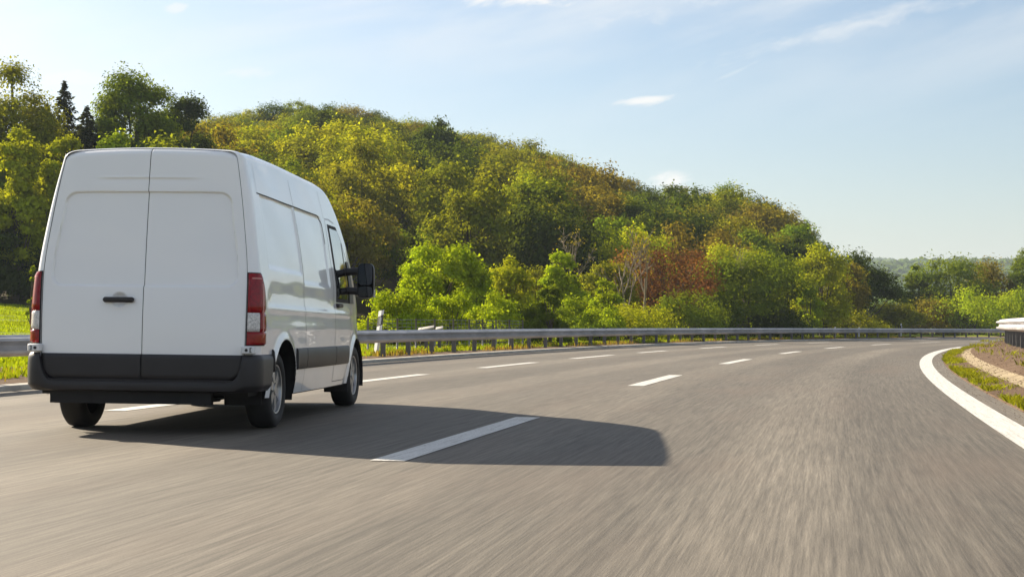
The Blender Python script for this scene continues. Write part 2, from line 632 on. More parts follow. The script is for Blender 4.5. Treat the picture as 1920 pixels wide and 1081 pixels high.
def terrain(X, Y):
    X, Y = np.ravel(np.asarray(X, float)), np.ravel(np.asarray(Y, float))
    so, oo = s_off(X, Y)
    zr = np.interp(so, _s, _z) - CROSS * np.clip(oo, -12, 8)
    px = np.clip(960 + FPX * X / np.maximum(Y, 25), -1500, 3500)
    dl = -oo - 8.6
    dr = oo - 5.1
    z = zr - 0.22
    left = dl > 0.7
    rise = 1 - sstep(150, 900, px)
    zl = zr + 0.05 + 0.10 * sstep(0, 6, dl) + rise * 3.0 * sstep(6, 70, dl)
    df, drg, hr = rid(px)
    t = np.clip((Y - df) / (drg - df), 0, 1)
    hill = hr * (0.55 * t + 0.45 * t * t * (3 - 2 * t))
    hill = np.where(Y > drg, hr * np.clip(1 - (Y - drg) / 260, 0, 1), hill)
    z = np.where(left, zl + hill, z)
    right = dr > 5.0
    z = np.where(right, zr - 0.02 + 0.40 * sstep(0.3, 1.6, dr) + 1.3 * sstep(6, 24, dr), z)
    far = sstep(330, 400, Y) + sstep(190, 240, abs(X))
    return z - np.clip(far, 0, 1) * (z + 1.4)


def build_ground():
    S = 5000
    g = mesh('ground', [(-S, -2000, -1.6), (S, -2000, -1.6), (S, S, -1.6), (-S, S, -1.6)], [(0, 1, 2, 3)], M['meadow'])
    link('ground', g)['kind'] = 'structure'
    xs = np.concatenate([np.arange(-240, -60, 6), np.arange(-60, 100, 2.0), np.arange(100, 241, 6)])
    ys = np.concatenate([np.arange(-60, 10, 6), np.arange(10, 150, 2.0), np.arange(150, 401, 5)])
    X, Y = np.meshgrid(xs, ys)
    Z = terrain(X, Y).reshape(X.shape)
    rs = np.random.RandomState(2)
    so, oo = s_off(X, Y)
    oo = oo.reshape(X.shape)
    Z = Z + np.where((oo < -12) | (oo > 12), rs.normal(0, 0.05, X.shape), 0)
    V = np.stack([X, Y, Z], -1).reshape(-1, 3)
    nx = len(xs)
    F, mi = [], []
    for j in range(len(ys) - 1):
        for i in range(nx - 1):
            F.append((j * nx + i, j * nx + i + 1, (j + 1) * nx + i + 1, (j + 1) * nx + i))
            cx, cy = xs[i], ys[j]
            px = 960 + FPX * cx / max(cy, 25)
            df = np.interp(px, _rx, [r[2] for r in RIDGE])
            mi.append(1 if cy > df - 6 and px < 1600 and oo[j, i] < -12 else 0)
    me = mesh('terrain', V, F, M['meadow'], True)
    me.materials.append(M['forest_floor'])
    me.polygons.foreach_set('material_index', mi)
    link('terrain', me)['kind'] = 'structure'


build_ground()
S0, S1 = -38, 172
road = strip('road', S0, S1, list(np.linspace(OFF_L, OFF_R + 0.42, 15)), [0] * 15, M['asphalt'], 1.0, 'structure')
# left kerb: a real step with a lit top
strip('kerb', S0, S1, [OFF_L - 0.0, OFF_L - 0.012, OFF_L - 0.03, OFF_L - 0.26, OFF_L - 0.27], [-0.05, 0.055, 0.068, 0.075, -0.1], M['kerb'], 1.0, 'structure')
strip('left_verge', S0, S1, [OFF_L - 0.265, OFF_L - 0.6, OFF_L - 1.2, OFF_L - 3.4], [0.060, 0.08, 0.11, 0.13], M['dirt'], 1.0, 'structure')
# right verge: turf edge, pale sand, brown dirt
strip('right_verge', S0, S1, [OFF_R + 0.40, OFF_R + 0.44, OFF_R + 0.66, OFF_R + 0.92], [-0.05, 0.012, 0.03, 0.08], M['dirt'], 1.0, 'structure')
strip('sand_strip', S0, S1, [OFF_R + 0.92, OFF_R + 1.05, OFF_R + 1.18], [0.08, 0.11, 0.15], M['sand'], 1.0, 'structure')
strip('dirt_bank', S0, S1, [OFF_R + 1.18, OFF_R + 1.6, OFF_R + 2.1, OFF_R + 3.0, OFF_R + 8.5], [0.15, 0.27, 0.37, 0.42, 0.46], M['dirt'], 1.0, 'structure')
strip('edge_line', S0, S1, [OFF_R - 0.15, OFF_R + 0.15], [0.005, 0.005], M['roadpaint'], 0.5, 'structure')

# lane dashes, each one a mark of its own
a_dash = [(2.9, 8.0), (16.1, 21.2), (29.5, 34.8), (43.1, 47.9), (55.5, 60.2), (68.5, 73.5), (81.5, 86.5), (94.5, 99.5), (107.5, 112.5), (-10.5, -5.5), (-23.5, -18.5)]
b_dash = [(8.0, 12.2), (15.8, 20.2), (24.4, 29.3), (33.5, 38.6), (42.6, 47.0), (53.2, 57.9), (64, 68.7), (75, 79.7), (86, 90.7), (97, 101.7), (108, 112.7), (-6.6, -2.0), (-17.6, -13)]


def px_of(P):
    p = math.atan((HOR - 540.5) / FPX)
    x, y, z = P[0], P[1], P[2] - CAMZ
    d = y * math.cos(p) + z * math.sin(p)
    return 960 + FPX * x / d, 540.5 - FPX * (-y * math.sin(p) + z * math.cos(p)) / d


for off, lst in ((0.0, a_dash), (OFF_B, b_dash)):
    for (a, b) in lst:
        d = strip('lane_dash', a, b, [off - 0.125, off + 0.125], [0.005, 0.005], M['roadpaint'], 0.5, 'structure', road)

# ------------------------------------------------------------------ crash barriers
W_PROF = [(0.000, 0.155), (-0.010, 0.150), (-0.022, 0.130), (-0.100, 0.108), (-0.112, 0.070), (-0.030, 0.048), (-0.004, 0.0),
          (-0.030, -0.048), (-0.112, -0.070), (-0.100, -0.108), (-0.022, -0.130), (-0.010, -0.150), (0.000, -0.155)]


def barrier(name, label, off, zc, s0, s1, side, zbase, post_step=2.0, spacer=0.14):
    """side=+1: the beam faces right (towards the road), -1: faces left"""
    root = empty(name, rp(s0, off, zbase))
    tag(root, label, 'crash barrier')
    inv = Matrix.Translation(-root.location)
    step = 4.0
    k = 0
    s = s0
    while s < s1 - 0.1:
        e = min(s + step + 0.06, s1)
        ss = np.linspace(s, e, 6)
        V, F = [], []
        n = len(W_PROF)
        lap = 0.003 if k % 2 else 0.0
        for t in ss:
            for (a, b) in W_PROF:
                V.append(rp(t, off - side * (a - 0.0) + side * lap, zc + b) - np.array(root.location))
            for (a, b) in W_PROF:
                V.append(rp(t, off - side * (a + 0.004) + side * lap, zc + b) - np.array(root.location))
        m = 2 * n
        for i in range(len(ss) - 1):
            for j in range(n - 1):
                F.append((i * m + j, i * m + j + 1, (i + 1) * m + j + 1, (i + 1) * m + j))
                F.append((i * m + n + j + 1, i * m + n + j, (i + 1) * m + n + j, (i + 1) * m + n + j + 1))
            F.append((i * m, (i + 1) * m, (i + 1) * m + n, i * m + n))
            F.append((i * m + n - 1, i * m + m - 1, (i + 1) * m + m - 1, (i + 1) * m + n - 1))
        for i in (0, len(ss) - 1):
            for j in range(n - 1):
                F.append((i * m + j, i * m + n + j, i * m + n + j + 1, i * m + j + 1))
        link('beam_section', mesh('beam_section', V, F, M['steel'], True, R(50)), root)
        s += step
        k += 1
    pm = MB()   # sigma-section post with its outer flanges
    h = zc + 0.13 - zbase
    pm.box(-0.06, 0.06, -0.0325, -0.0275, -0.35, h).box(-0.06, -0.055, -0.0274, 0.0325, -0.35, h).box(0.055, 0.06, -0.0274, 0.0325, -0.35, h)
    post_me = pm.mesh('post', M['steel_post'])
    sp = MB().box(-spacer / 2, spacer / 2, -0.03, 0.03, -0.10, 0.10, 0.008)
    spacer_me = sp.mesh('spacer', M['steel_post'])
    rs = random.Random(5)
    s = s0 + 0.4
    while s < s1 - 0.3:
        po = off - side * (spacer + 0.075)
        o = link('post', post_me, root, Vector(rp(s, po, zbase)) - root.location, (rs.uniform(-0.02, 0.02), rs.uniform(-0.02, 0.02), -heading(s)))
        q = link('spacer', spacer_me, root, Vector(rp(s, off - side * (spacer / 2 + 0.012), zc)) - root.location, (0, 0, -heading(s)))
        s += post_step
    return root


barrier('crash_barrier', 'long galvanised steel crash barrier on posts along the left edge of the road', OFF_L - 0.45, 0.60, -24, 166, 1, 0.09)
barrier('crash_barrier', 'crash barrier on the dirt verge inside the bend at the right picture edge', OFF_R + 2.05, 0.94, -22, 100, -1, 0.36)

# ------------------------------------------------------------------ the van
VX, VY, VYAW = -3.1511, 13.3563, -0.0852
BODY_ROLL, BODY_PITCH, BODY_DZ = 0.0109, -0.0050, -0.012
RAX, WB = 0.95, 3.75                       # rear axle and wheelbase
WR = 0.345
van = empty('delivery_van', (VX, VY, float(rp(s_off(VX + 0.2, VY + 2.5)[0][0], -3.0)[2])), VYAW)
tag(van, 'white panel van with closed rear doors driving in the middle lane', 'van')


def cubic(xs, ys):
    """smooth monotone-ish interpolation through points (Catmull-Rom slopes)"""
    xs, ys = np.array(xs, float), np.array(ys, float)
    d = np.gradient(ys, xs)

    def fn(x):
        x = np.clip(x, xs[0], xs[-1])
        i = np.clip(np.searchsorted(xs, x) - 1, 0, len(xs) - 2)
        h = xs[i + 1] - xs[i]
        t = (x - xs[i]) / h
        return ((2 * t ** 3 - 3 * t ** 2 + 1) * ys[i] + (t ** 3 - 2 * t ** 2 + t) * h * d[i]
                + (-2 * t ** 3 + 3 * t ** 2) * ys[i + 1] + (t ** 3 - t ** 2) * h * d[i + 1])
    return fn


halfw = cubic([0.28, 0.45, 0.62, 0.85, 1.08, 1.25, 1.45, 1.70, 2.05, 2.30, 2.60],
              [0.958, 0.985, 1.000, 1.004, 0.998, 0.988, 0.968, 0.932, 0.870, 0.815, 0.745])
roof_h = cubic([-1, 0.0, 0.6, 2.8, 3.4, 3.75, 4.0, 4.22, 4.45, 4.7, 4.92, 5.12, 5.28, 5.40, 5.48],
               [2.455, 2.47, 2.49, 2.490, 2.482, 2.445, 2.350, 2.20, 1.95, 1.64, 1.37, 1.22, 1.08, 0.90, 0.66])
taper = cubic([-1, 3.0, 3.6, 4.2, 4.7, 5.1, 5.35, 5.48], [1, 1, 0.992, 0.972, 0.945, 0.895, 0.81, 0.70])
rear_y = cubic([0.2, 0.7, 1.1, 1.45, 1.8, 2.15, 2.5], [0.0, 0.0, 0.012, 0.040, 0.078, 0.122, 0.175])
door_x = cubic([0.3, 0.7, 1.1, 1.4, 1.8, 2.15, 2.5], [0.880, 0.884, 0.890, 0.888, 0.846, 0.796, 0.732])
SILL = 0.315
ARCHES = [(RAX, 0.345, 0.475), (RAX + WB, 0.345, 0.465)]


def recess(y, z):
    """pressed side panels: how far the skin sits inwards"""
    top = 2.085 + 0.006 * (1.6 - y)
    w = 0.014

    def edge(v, soft):
        return sstep(0, soft, v)
    a = edge(top - z, w) * edge(z - (1.435 - 0.012 * y), 0.055) * edge(y - 0.42, 0.05) * edge(1.81 - y, 0.03)
    b = edge(top - z, w) * edge(z - 1.33, 0.06) * edge(y - 1.86, 0.03) * edge(3.16 - 0.14 * np.clip(z - 1.75, 0, 1) ** 2 * 4 - y, 0.06)
    return np.maximum(a, b)


def side_disp(y, z):
    d = -0.013 * recess(y, z)
    # character line with a soft shoulder over it
    zl = 1.095 - 0.006 * y
    d += 0.009 * np.exp(-((z - zl) / 0.030) ** 2) * sstep(0.25, 0.45, y) * (1 - sstep(4.1, 4.6, y))
    d -= 0.010 * np.exp(-((z - zl - 0.13) / 0.10) ** 2) * sstep(0.25, 0.6, y) * (1 - sstep(4.0, 4.6, y))
    d += 0.005 * np.exp(-((z - 0.92) / 0.05) ** 2) * sstep(0.3, 0.6, y)
    # pressed-sheet unevenness that bends reflections
    d += 0.0030 * np.sin(y * 2.3 + 0.6) * np.sin(z * 6.1 + 0.4) + 0.0016 * np.sin(y * 6.1 + z * 7.0)
    for (yc, zc, rr) in ARCHES:
        r = np.hypot(y - yc, z - zc)
        d += 0.022 * np.exp(-((r - rr) / 0.055) ** 2)
    return d


NV_SIDE, NV_COR, NV_ROOF = 150, 14, 16
CORN = 12


def body_section(y, phi):
    """one station: arrays x, y, z from sill to the roof's middle line (right half)"""
    H = float(roof_h(y))
    zs = max(H - 0.10, SILL + 0.05)
    T = float(taper(y))
    v = np.linspace(0, 1, NV_SIDE)
    z = SILL + (zs - SILL) * v
    w = halfw(z) * T
    ws = w[-1]
    # roof corner: bezier, then a crowned roof
    p0 = np.array([ws, zs])
    tang = np.array([float(halfw(zs) - halfw(zs - 0.02)) * T, 0.02])
    tang /= np.linalg.norm(tang)
    p1 = p0 + tang * 0.062
    xr = ws - 0.15
    crown = 0.030

    def rz(x):
        return H - crown * (x / max(ws, 0.1)) ** 2
    p3 = np.array([xr, rz(xr)])
    slope = -2 * crown * xr / max(ws, 0.1) ** 2
    p2 = p3 + np.array([0.065, 0.065 * slope])
    t = np.linspace(0, 1, NV_COR + 1)[1:, None]
    cor = (1 - t) ** 3 * p0 + 3 * (1 - t) ** 2 * t * p1 + 3 * (1 - t) * t ** 2 * p2 + t ** 3 * p3
    rx = np.linspace(xr, 0, NV_ROOF + 1)[1:]
    X = np.concatenate([w, cor[:, 0], rx])
    Z = np.concatenate([z, cor[:, 1], rz(rx)])
    side = np.concatenate([np.ones(NV_SIDE), np.linspace(1, 0, NV_COR), np.zeros(NV_ROOF)])
    ry = rear_y(Z) + 0.02
    b = 0.14
    if phi is None:
        k = max(0.0, 1 - (y - b) / 0.7)
        k = k * k * (3 - 2 * k)
        Y = y + k * (ry)
        X = X + side * side_disp(np.full_like(X, y), Z)
    else:
        a = (halfw(np.minimum(Z, zs)) - door_x(np.minimum(Z, zs)))
        f = (halfw(np.minimum(Z, zs)) - a * (1 - math.cos(phi))) / halfw(np.minimum(Z, zs))
        X = X * f
        Y = ry + b * (1 - math.sin(phi)) + 0.028 * (1 - side) * math.sin(phi) ** 2
        Z = Z - 0.012 * (1 - side) * math.sin(phi) ** 5
    return np.stack([X, Y, Z], 1)


def build_shell():
    st = [(0.14, R(90) * (1 - i / CORN)) for i in range(CORN)]
    ys = np.arange(0.14, 5.481, 0.0165)
    st += [(float(y), None) for y in ys]
    G = np.stack([body_section(y, p) for y, p in st], 0)       # stations x section
    ns, nv = G.shape[:2]
    Y, Z = G[:, :, 1], G[:, :, 2]
    inside = np.zeros((ns, nv), bool)
    for (yc, zc, rr) in ARCHES:
        r = np.hypot(Y - yc, Z - zc)
        inside[:, :NV_SIDE] |= (r < rr)[:, :NV_SIDE]
    # pull the inner vertices of cut faces out to the arch
    G2 = G.copy()
    for (yc, zc, rr) in ARCHES:
        dy, dz = Y - yc, Z - zc
        r = np.hypot(dy, dz)
        m = (r < rr) & inside
        k = rr / np.maximum(r, 1e-6)
        G2[:, :, 1] = np.where(m, yc + dy * k, G2[:, :, 1])
        G2[:, :, 2] = np.where(m, np.maximum(zc + dz * k, SILL), G2[:, :, 2])
    parts = {}

    def part_of(y, z, j):
        if j >= NV_SIDE + 8:
            return 'body'
        yd = 3.32 + 0.0 * z
        if yd < y < 4.36 and 0.36 < z < min(2.06, float(roof_h(y)) - 0.13):
            return 'front_door'
        if 1.83 < y <= yd and 0.36 < z < 2.30:
            return 'sliding_door'
        return 'body'
    faces = {'body': [], 'front_door': [], 'sliding_door': []}
    for i in range(ns - 1):
        for j in range(nv - 1):
            if inside[i, j] and inside[i + 1, j] and inside[i, j + 1] and inside[i + 1, j + 1]:
                continue
            c = (G[i, j] + G[i + 1, j + 1]) / 2
            if c[1] < 0.40 and c[2] < 0.42:
                continue
            faces[part_of(c[1], c[2], j)].append((i * nv + j, (i + 1) * nv + j, (i + 1) * nv + j + 1, i * nv + j + 1))
    P = G2.reshape(-1, 3)
    nrm = np.zeros_like(G2)
    du = np.gradient(G, axis=0)
    dv = np.gradient(G, axis=1)
    nrm = np.cross(du, dv)
    nrm /= np.maximum(np.linalg.norm(nrm, axis=2, keepdims=True), 1e-9)
    return G, nrm, P, faces, nv


SH_G, SH_N, SH_P, SH_F, SH_NV = build_shell()


def sub_mesh(P, F):
    used = sorted({i for f in F for i in f})
    m = {u: k for k, u in enumerate(used)}
    return P[used], [tuple(m[i] for i in f) for f in F]


BROT = (BODY_PITCH, BODY_ROLL, 0)
BLOC = (0, 0, BODY_DZ)


def body_part(name, me, parent=None):
    """a part that leans with the sprung body"""
    if parent is None:
        return link(name, me, van, BLOC, BROT)
    return link(name, me, parent)


def mirrored(V, F):
    V = np.array(V, float).copy()
    V[:, 0] *= -1
    return V, [tuple(reversed(f)) for f in F]


Vr, Fr = sub_mesh(SH_P, SH_F['body'])
Vl, Fl = mirrored(Vr, Fr)
body = body_part('body', mesh('body', np.concatenate([Vr, Vl]), Fr + [tuple(i + len(Vr) for i in f) for f in Fl], M['paint'], True, R(35)))
V, F = sub_mesh(SH_P, SH_F['sliding_door'])
sliding = body_part('sliding_door', mesh('sliding_door', V, F, M['paint'], True, R(35)))
V, F = mirrored(V, F)
body_part('side_panel', mesh('side_panel', V, F, M['paint'], True, R(35)))
front_doors = []
for sgn in (1, -1):
    V, F = sub_mesh(SH_P, SH_F['front_door'])
    if sgn < 0:
        V, F = mirrored(V, F)
    front_doors.append(body_part('front_door', mesh('front_door', V, F, M['paint'], True, R(35))))


def skin(y, z, out=0.0, sgn=1):
    """point on the side of the body, lifted off along the normal"""
    T = taper(y)
    x = halfw(z) * T + side_disp(np.asarray(y, float), np.asarray(z, float))
    k = np.clip(1 - (np.asarray(y, float) - 0.14) / 0.7, 0, 1)
    n = 0.25 * (halfw(np.asarray(z) - 0.05) - halfw(np.asarray(z) + 0.05)) / 0.1 * 4
    nl = np.sqrt(1 + n * n)
    return np.stack([sgn * (x + out / nl), np.asarray(y, float) + 0 * x, np.asarray(z, float) + out * n / nl], -1)


def side_path_strip(name, path, width, out, mat, parent, sgn=1):
    """a thin strip over the side that follows (y, z) points"""
    p = np.array(path, float)
    L = np.concatenate([[0], np.cumsum(np.hypot(*np.diff(p, axis=0).T))])
    t = np.linspace(0, L[-1], max(2, int(L[-1] / 0.03)))
    q = np.stack([np.interp(t, L, p[:, 0]), np.interp(t, L, p[:, 1])], 1)
    d = np.gradient(q, axis=0)
    d /= np.maximum(np.linalg.norm(d, axis=1, keepdims=True), 1e-9)
    nn = np.stack([-d[:, 1], d[:, 0]], 1) * width / 2
    a, b = q + nn, q - nn
    A, B = skin(a[:, 0], a[:, 1], out, sgn), skin(b[:, 0], b[:, 1], out, sgn)
    V = np.stack([A, B], 1).reshape(-1, 3)
    F = [(2 * i, 2 * i + 1, 2 * i + 3, 2 * i + 2) for i in range(len(t) - 1)]
    if sgn < 0:
        F = [tuple(reversed(f)) for f in F]
    return body_part(name, mesh(name, V, F, mat, True), parent)


def patch(name, poly_y, zs, out, mat, parent, sgn=1, nu=14, rim=0.0):
    """skin-following patch; poly_y(z) gives its y limits for each height"""
    V, F = [], []
    nz = len(zs)
    for z in zs:
        y0, y1 = poly_y(z)
        V += list(skin(np.linspace(y0, y1, nu), np.full(nu, z), out, sgn))
    for j in range(nz - 1):
        for i in range(nu - 1):
            F.append((j * nu + i, j * nu + i + 1, (j + 1) * nu + i + 1, (j + 1) * nu + i))
    # edge walls back to the skin
    ring = [i for i in range(nu)] + [j * nu + nu - 1 for j in range(1, nz)] + [(nz - 1) * nu + i for i in range(nu - 2, -1, -1)] + [j * nu for j in range(nz - 2, 0, -1)]
    b = len(V)
    for r in ring:
        p = np.array(V[r])
        V.append((p[0] - sgn * (out + 0.004), p[1], p[2]))
    n = len(ring)
    for k in range(n):
        F.append((ring[(k + 1) % n], ring[k], b + k, b + (k + 1) % n))
    if sgn < 0:
        F = [tuple(reversed(f)) for f in F]
    return body_part(name, mesh(name, V, F, mat, True, R(40)), parent)


ftop = lambda y: float(roof_h(y))
for sgn, fd in zip((1, -1), front_doors):
    # side window: black surround, glass, divider
    def win(z, m=0.0):
        y0 = 3.44 + 0.04 * (1.95 - z) + m
        # front edge follows the raked pillar
        ya = np.interp(z, [1.20, 1.35, 1.6, 1.8, 1.95, 2.02], [4.56, 4.52, 4.40, 4.22, 4.06, 3.92]) - m
        return y0, max(ya, y0 + 0.05)
    sr = patch('window_surround', lambda z: win(z, 0.0), np.linspace(1.20, 2.025, 20), 0.004, M['gap'], fd, sgn)
    patch('side_window', lambda z: win(z, 0.045), np.linspace(1.24, 1.985, 18), 0.008, M['glass'], fd, sgn)
    side_path_strip('window_divider', [(4.16, 1.24), (4.10, 1.86)], 0.03, 0.011, M['black_plastic'], fd, sgn)
    # black mirror triangle in the window's front corner
    patch('mirror_base', lambda z: (max(win(z)[1] - 0.26 + 0.35 * (z - 1.25), 4.05), win(z)[1] + 0.012), np.linspace(1.20, 1.66, 10), 0.016, M['black_plastic'], fd, sgn)
    # handle in a shallow dark bowl
    hb = MB()
    P0 = skin(np.array([3.56]), np.array([1.165]), 0.0, sgn)[0]
    hb.box(-0.012, 0.038, -0.115, 0.115, -0.022, 0.022, 0.010)
    link('door_handle', hb.mesh('door_handle', M['black_plastic'], True, R(40)), fd, P0)
    # seams of the door
    side_path_strip('door_seam', [(3.32, 2.06), (3.32, 1.6), (3.32, 1.2), (3.32, 0.36)], 0.008, 0.0015, M['gap'], fd, sgn)
    side_path_strip('door_seam', [(3.32, 0.365), (4.02, 0.365), (4.16, 0.50), (4.225, 0.70), (4.33, 0.88), (4.36, 1.15)], 0.007, 0.0015, M['gap'], fd, sgn)
    side_path_strip('door_seam', [(3.32, 2.075), (3.60, 2.085), (3.85, 2.06)], 0.010, 0.0015, M['gap_soft'], fd, sgn)
    # long seams of the load bay
    own = sliding if sgn > 0 else body
    side_path_strip('panel_seam', [(1.835, 2.34), (1.835, 0.76)], 0.007, 0.0015, M['gap'] if sgn > 0 else M['gap_soft'], own, sgn)
    side_path_strip('panel_seam', [(1.835, 0.54), (1.835, 0.33)], 0.006, 0.0015, M['gap'], own, sgn)
    side_path_strip('panel_seam', [(3.22, 2.36), (3.27, 2.08)], 0.006, 0.0015, M['gap'], own, sgn)
    side_path_strip('roof_seam', [(0.42, 2.098), (1.6, 2.090), (2.94, 2.082), (3.04, 2.062), (3.105, 2.02), (3.13, 1.95), (3.15, 1.80)], 0.012, 0.0012, M['gap'], own, sgn)
    side_path_strip('panel_seam', [(0.46, 2.36), (0.43, 2.11)], 0.005, 0.0015, M['gap_soft'], own, sgn)

# windscreen, over the nose of the shell
V, F = [], []
for i, y in enumerate(np.linspace(3.92, 4.90, 18)):
    s_ = body_section(float(y), None)
    top = s_[NV_SIDE + 5:]
    xs_ = np.linspace(-top[0, 0], top[0, 0], 21)
    zz = np.interp(abs(xs_), top[::-1, 0], top[::-1, 2])
    for x_, z_ in zip(xs_, zz):
        V.append((x_, y, z_ + 0.006))
for i in range(17):
    for j in range(20):
        F.append((i * 21 + j, i * 21 + j + 1, (i + 1) * 21 + j + 1, (i + 1) * 21 + j))
body_part('windscreen', mesh('windscreen', V, F, M['glass'], True))
# front bumper and nose closing panel
nb = MB()
pl = [(-0.90, 5.14), (-0.80, 5.36), (-0.55, 5.50), (0, 5.56), (0.55, 5.50), (0.80, 5.36), (0.90, 5.14)]
for k in range(len(pl) - 1):
    (xa, ya), (xb, yb) = pl[k], pl[k + 1]
    nb.add([(xa, ya, 0.30), (xb, yb, 0.30), (xb, yb, 0.62), (xa, ya, 0.62), (xa * 0.93, ya - 0.10, 0.80), (xb * 0.93, yb - 0.10, 0.80), (xa * .9, 5.0, 0.3), (xb * .9, 5.0, 0.3)],
           [(0, 1, 2, 3), (3, 2, 5, 4), (1, 0, 6, 7)])
body_part('front_bumper', nb.mesh('front_bumper', M['black_plastic'], True, R(50)))


# rear doors
def door_top(x):
    return 2.461 - 0.030 * (np.asarray(x) / 0.79) ** 2 - 1.4 * np.maximum(0, np.abs(x) - 0.63) ** 2


def rear_surf(x, z):
    """y of the rear doors' skin"""
    x, z = np.asarray(x, float), np.asarray(z, float)
    ax = abs(x)
    e = door_x(z)
    y = rear_y(z) + 0.020 * (ax / e) ** 4
    # pressed window panel
    left = 0.815 - 0.085 * sstep(1.35, 2.1, z)
    r = 0.10
    top, bot = 2.085 - 0.012 * (ax / 0.8) ** 2, 1.262
    dx = left - ax
    dt, db = top - z, z - bot
    # rounded-rectangle distance
    qx, qt, qb = np.clip(r - dx, 0, None), np.clip(r - dt, 0, None), np.clip(r - db, 0, None)
    d = r - np.hypot(qx, np.maximum(qt, qb))
    rec = sstep(0.0, 0.012, d)
    y = y + 0.022 * rec
    # crease above
    y = y - 0.006 * np.exp(-((z - 2.205 + 0.012 * (ax / 0.8) ** 2) / 0.010) ** 2) * (1 - sstep(0.30, 0.52, ax))
    y = y + 0.004 * sstep(2.205, 2.19, z - 0.0) * (1 - sstep(0.30, 0.55, ax)) * sstep(2.13, 2.18, z)
    y = y + 0.0012 * np.sin(x * 5 + z * 3.0) + 0.001 * np.sin(z * 6 - x * 2)
    # finger bowl behind the handle of the left door
    rb = np.hypot((x + 0.205) / 1.0, (z - 1.150) / 0.95)
    y = y + 0.030 * (1 - sstep(0.030, 0.072, rb)) - 0.003 * np.exp(-((rb - 0.075) / 0.008) ** 2)
    # top rolls over towards the roof
    tp = door_top(x)
    k = np.clip((z - (tp - 0.07)) / 0.07, 0, 1)
    return y + 0.055 * k ** 2.5


rear_doors = []
for sgn in (1, -1):
    nu, nz = 84, 250
    V, F = [], []
    zz = np.linspace(0, 1, nz)
    for z_ in zz:
        for u in np.linspace(0, 1, nu):
            # lower edge fixed, upper edge follows the roof's crown
            x = 0.0045 + u * 0.7
            zt = float(door_top(u * 0.735))
            z = 0.69 + (zt - 0.69) * z_
            x = 0.003 + u * (float(door_x(z)) - 0.0055)
            V.append((sgn * x, float(rear_surf(sgn * x, z)) + (0.004 * (1 - sstep(0, 0.010, x)) + 0.003 * (1 - sstep(0, 0.008, float(door_x(z)) - 0.003 - x))), z))
    for j in range(nz - 1):
        for i in range(nu - 1):
            f = (j * nu + i, j * nu + i + 1, (j + 1) * nu + i + 1, (j + 1) * nu + i)
            F.append(f if sgn > 0 else tuple(reversed(f)))
    rd = body_part('rear_door', mesh('rear_door', V, F, M['paint'], True, R(60)))
    rear_doors.append(rd)
    # dark lower cladding with a rounded outer corner
    V, F = [], []
    nu, nz = 40, 14
    for j in range(nz):
        t = j / (nz - 1)
        z = 0.475 + (0.690 - 0.475) * t
        xe = 0.868 - 0.09 * (1 - min(1, (z - 0.475) / 0.11)) ** 2
        for i in range(nu):
            x = 0.005 + (xe - 0.005) * i / (nu - 1)
            bevel = 0.010 * (1 - sstep(0, 0.15, t)) + 0.012 * sstep(0.90, 1.0, t) + 0.008 * (1 - sstep(0, 0.01, x - 0.005)) + 0.01 * sstep(xe - 0.02, xe, x)
            V.append((sgn * x, -0.024 + 0.012 * (x / 0.87) ** 2 + bevel, z))
    for j in range(nz - 1):
        for i in range(nu - 1):
            f = (j * nu + i, j * nu + i + 1, (j + 1) * nu + i + 1, (j + 1) * nu + i)
            F.append(f if sgn > 0 else tuple(reversed(f)))
    body_part('door_cladding', mesh('door_cladding', V, F, M['black_plastic'], True, R(60)), rd)
# dark backing seen through the door gaps
bk = MB()
prof = [0.45, 0.8, 1.1, 1.4, 1.7, 2.0, 2.2, 2.40]
for a, b in zip(prof[:-1], prof[1:]):
    xa, xb = float(door_x(a)) + 0.012, float(door_x(b)) + 0.012
    ya, yb = float(rear_y(a)) + 0.045, float(rear_y(b)) + 0.045
    bk.add([(-xa, ya, a), (xa, ya, a), (xb, yb, b), (-xb, yb, b)], [(0, 1, 2, 3)])
body_part('door_seal', bk.mesh('door_seal', M['gap']))

# handle of the left rear door: bar over a round bowl
hd = rear_doors[1]
hx, hz = -0.205, 1.150
hy = float(rear_surf(hx - 0.13, hz))
bar = MB().box(hx - 0.135, hx + 0.135, hy - 0.050, hy - 0.012, hz - 0.024, hz + 0.022, 0.014)
for ex in (-0.105, 0.105):
    bar.box(hx + ex - 0.02, hx + ex + 0.02, hy - 0.013, hy + 0.006, hz - 0.016, hz + 0.016)
body_part('door_handle', bar.mesh('door_handle', M['black_plastic'], True, R(40)), hd)

# hinges on the pillars are hidden; small white covers with a slot and a hole under the lamps
for sgn in (1, -1):
    pc = MB().box(0.868, 0.985, -0.045, 0.02, 0.700, 0.768, 0.010)
    pc.v = [(sgn * x, y, z) for x, y, z in pc.v]
    if sgn < 0:
        pc.f = [tuple(reversed(f)) for f in pc.f]
    cv = body_part('lamp_foot_cover', pc.mesh('lamp_foot_cover', M['white_plate'], True, R(40)))
    sl = MB().box(0.945, 0.952, -0.049, -0.044, 0.715, 0.755)
    for z_ in (0.715, 0.750):
        sl.box(0.9525, 0.962, -0.049, -0.044, z_, z_ + 0.005)
    dot = MB().lathe([(-0.049, 0.0), (-0.0488, 0.013), (-0.044, 0.013)], 12, 'z')
    dv = [(0.915 + p[0], p[2], 0.734 + p[1]) for p in dot.v]
    sl.add(dv, dot.f)
    sl.v = [(sgn * x, y, z) for x, y, z in sl.v]
    body_part('screw_hole', sl.mesh('screw_hole', M['gap']), cv)


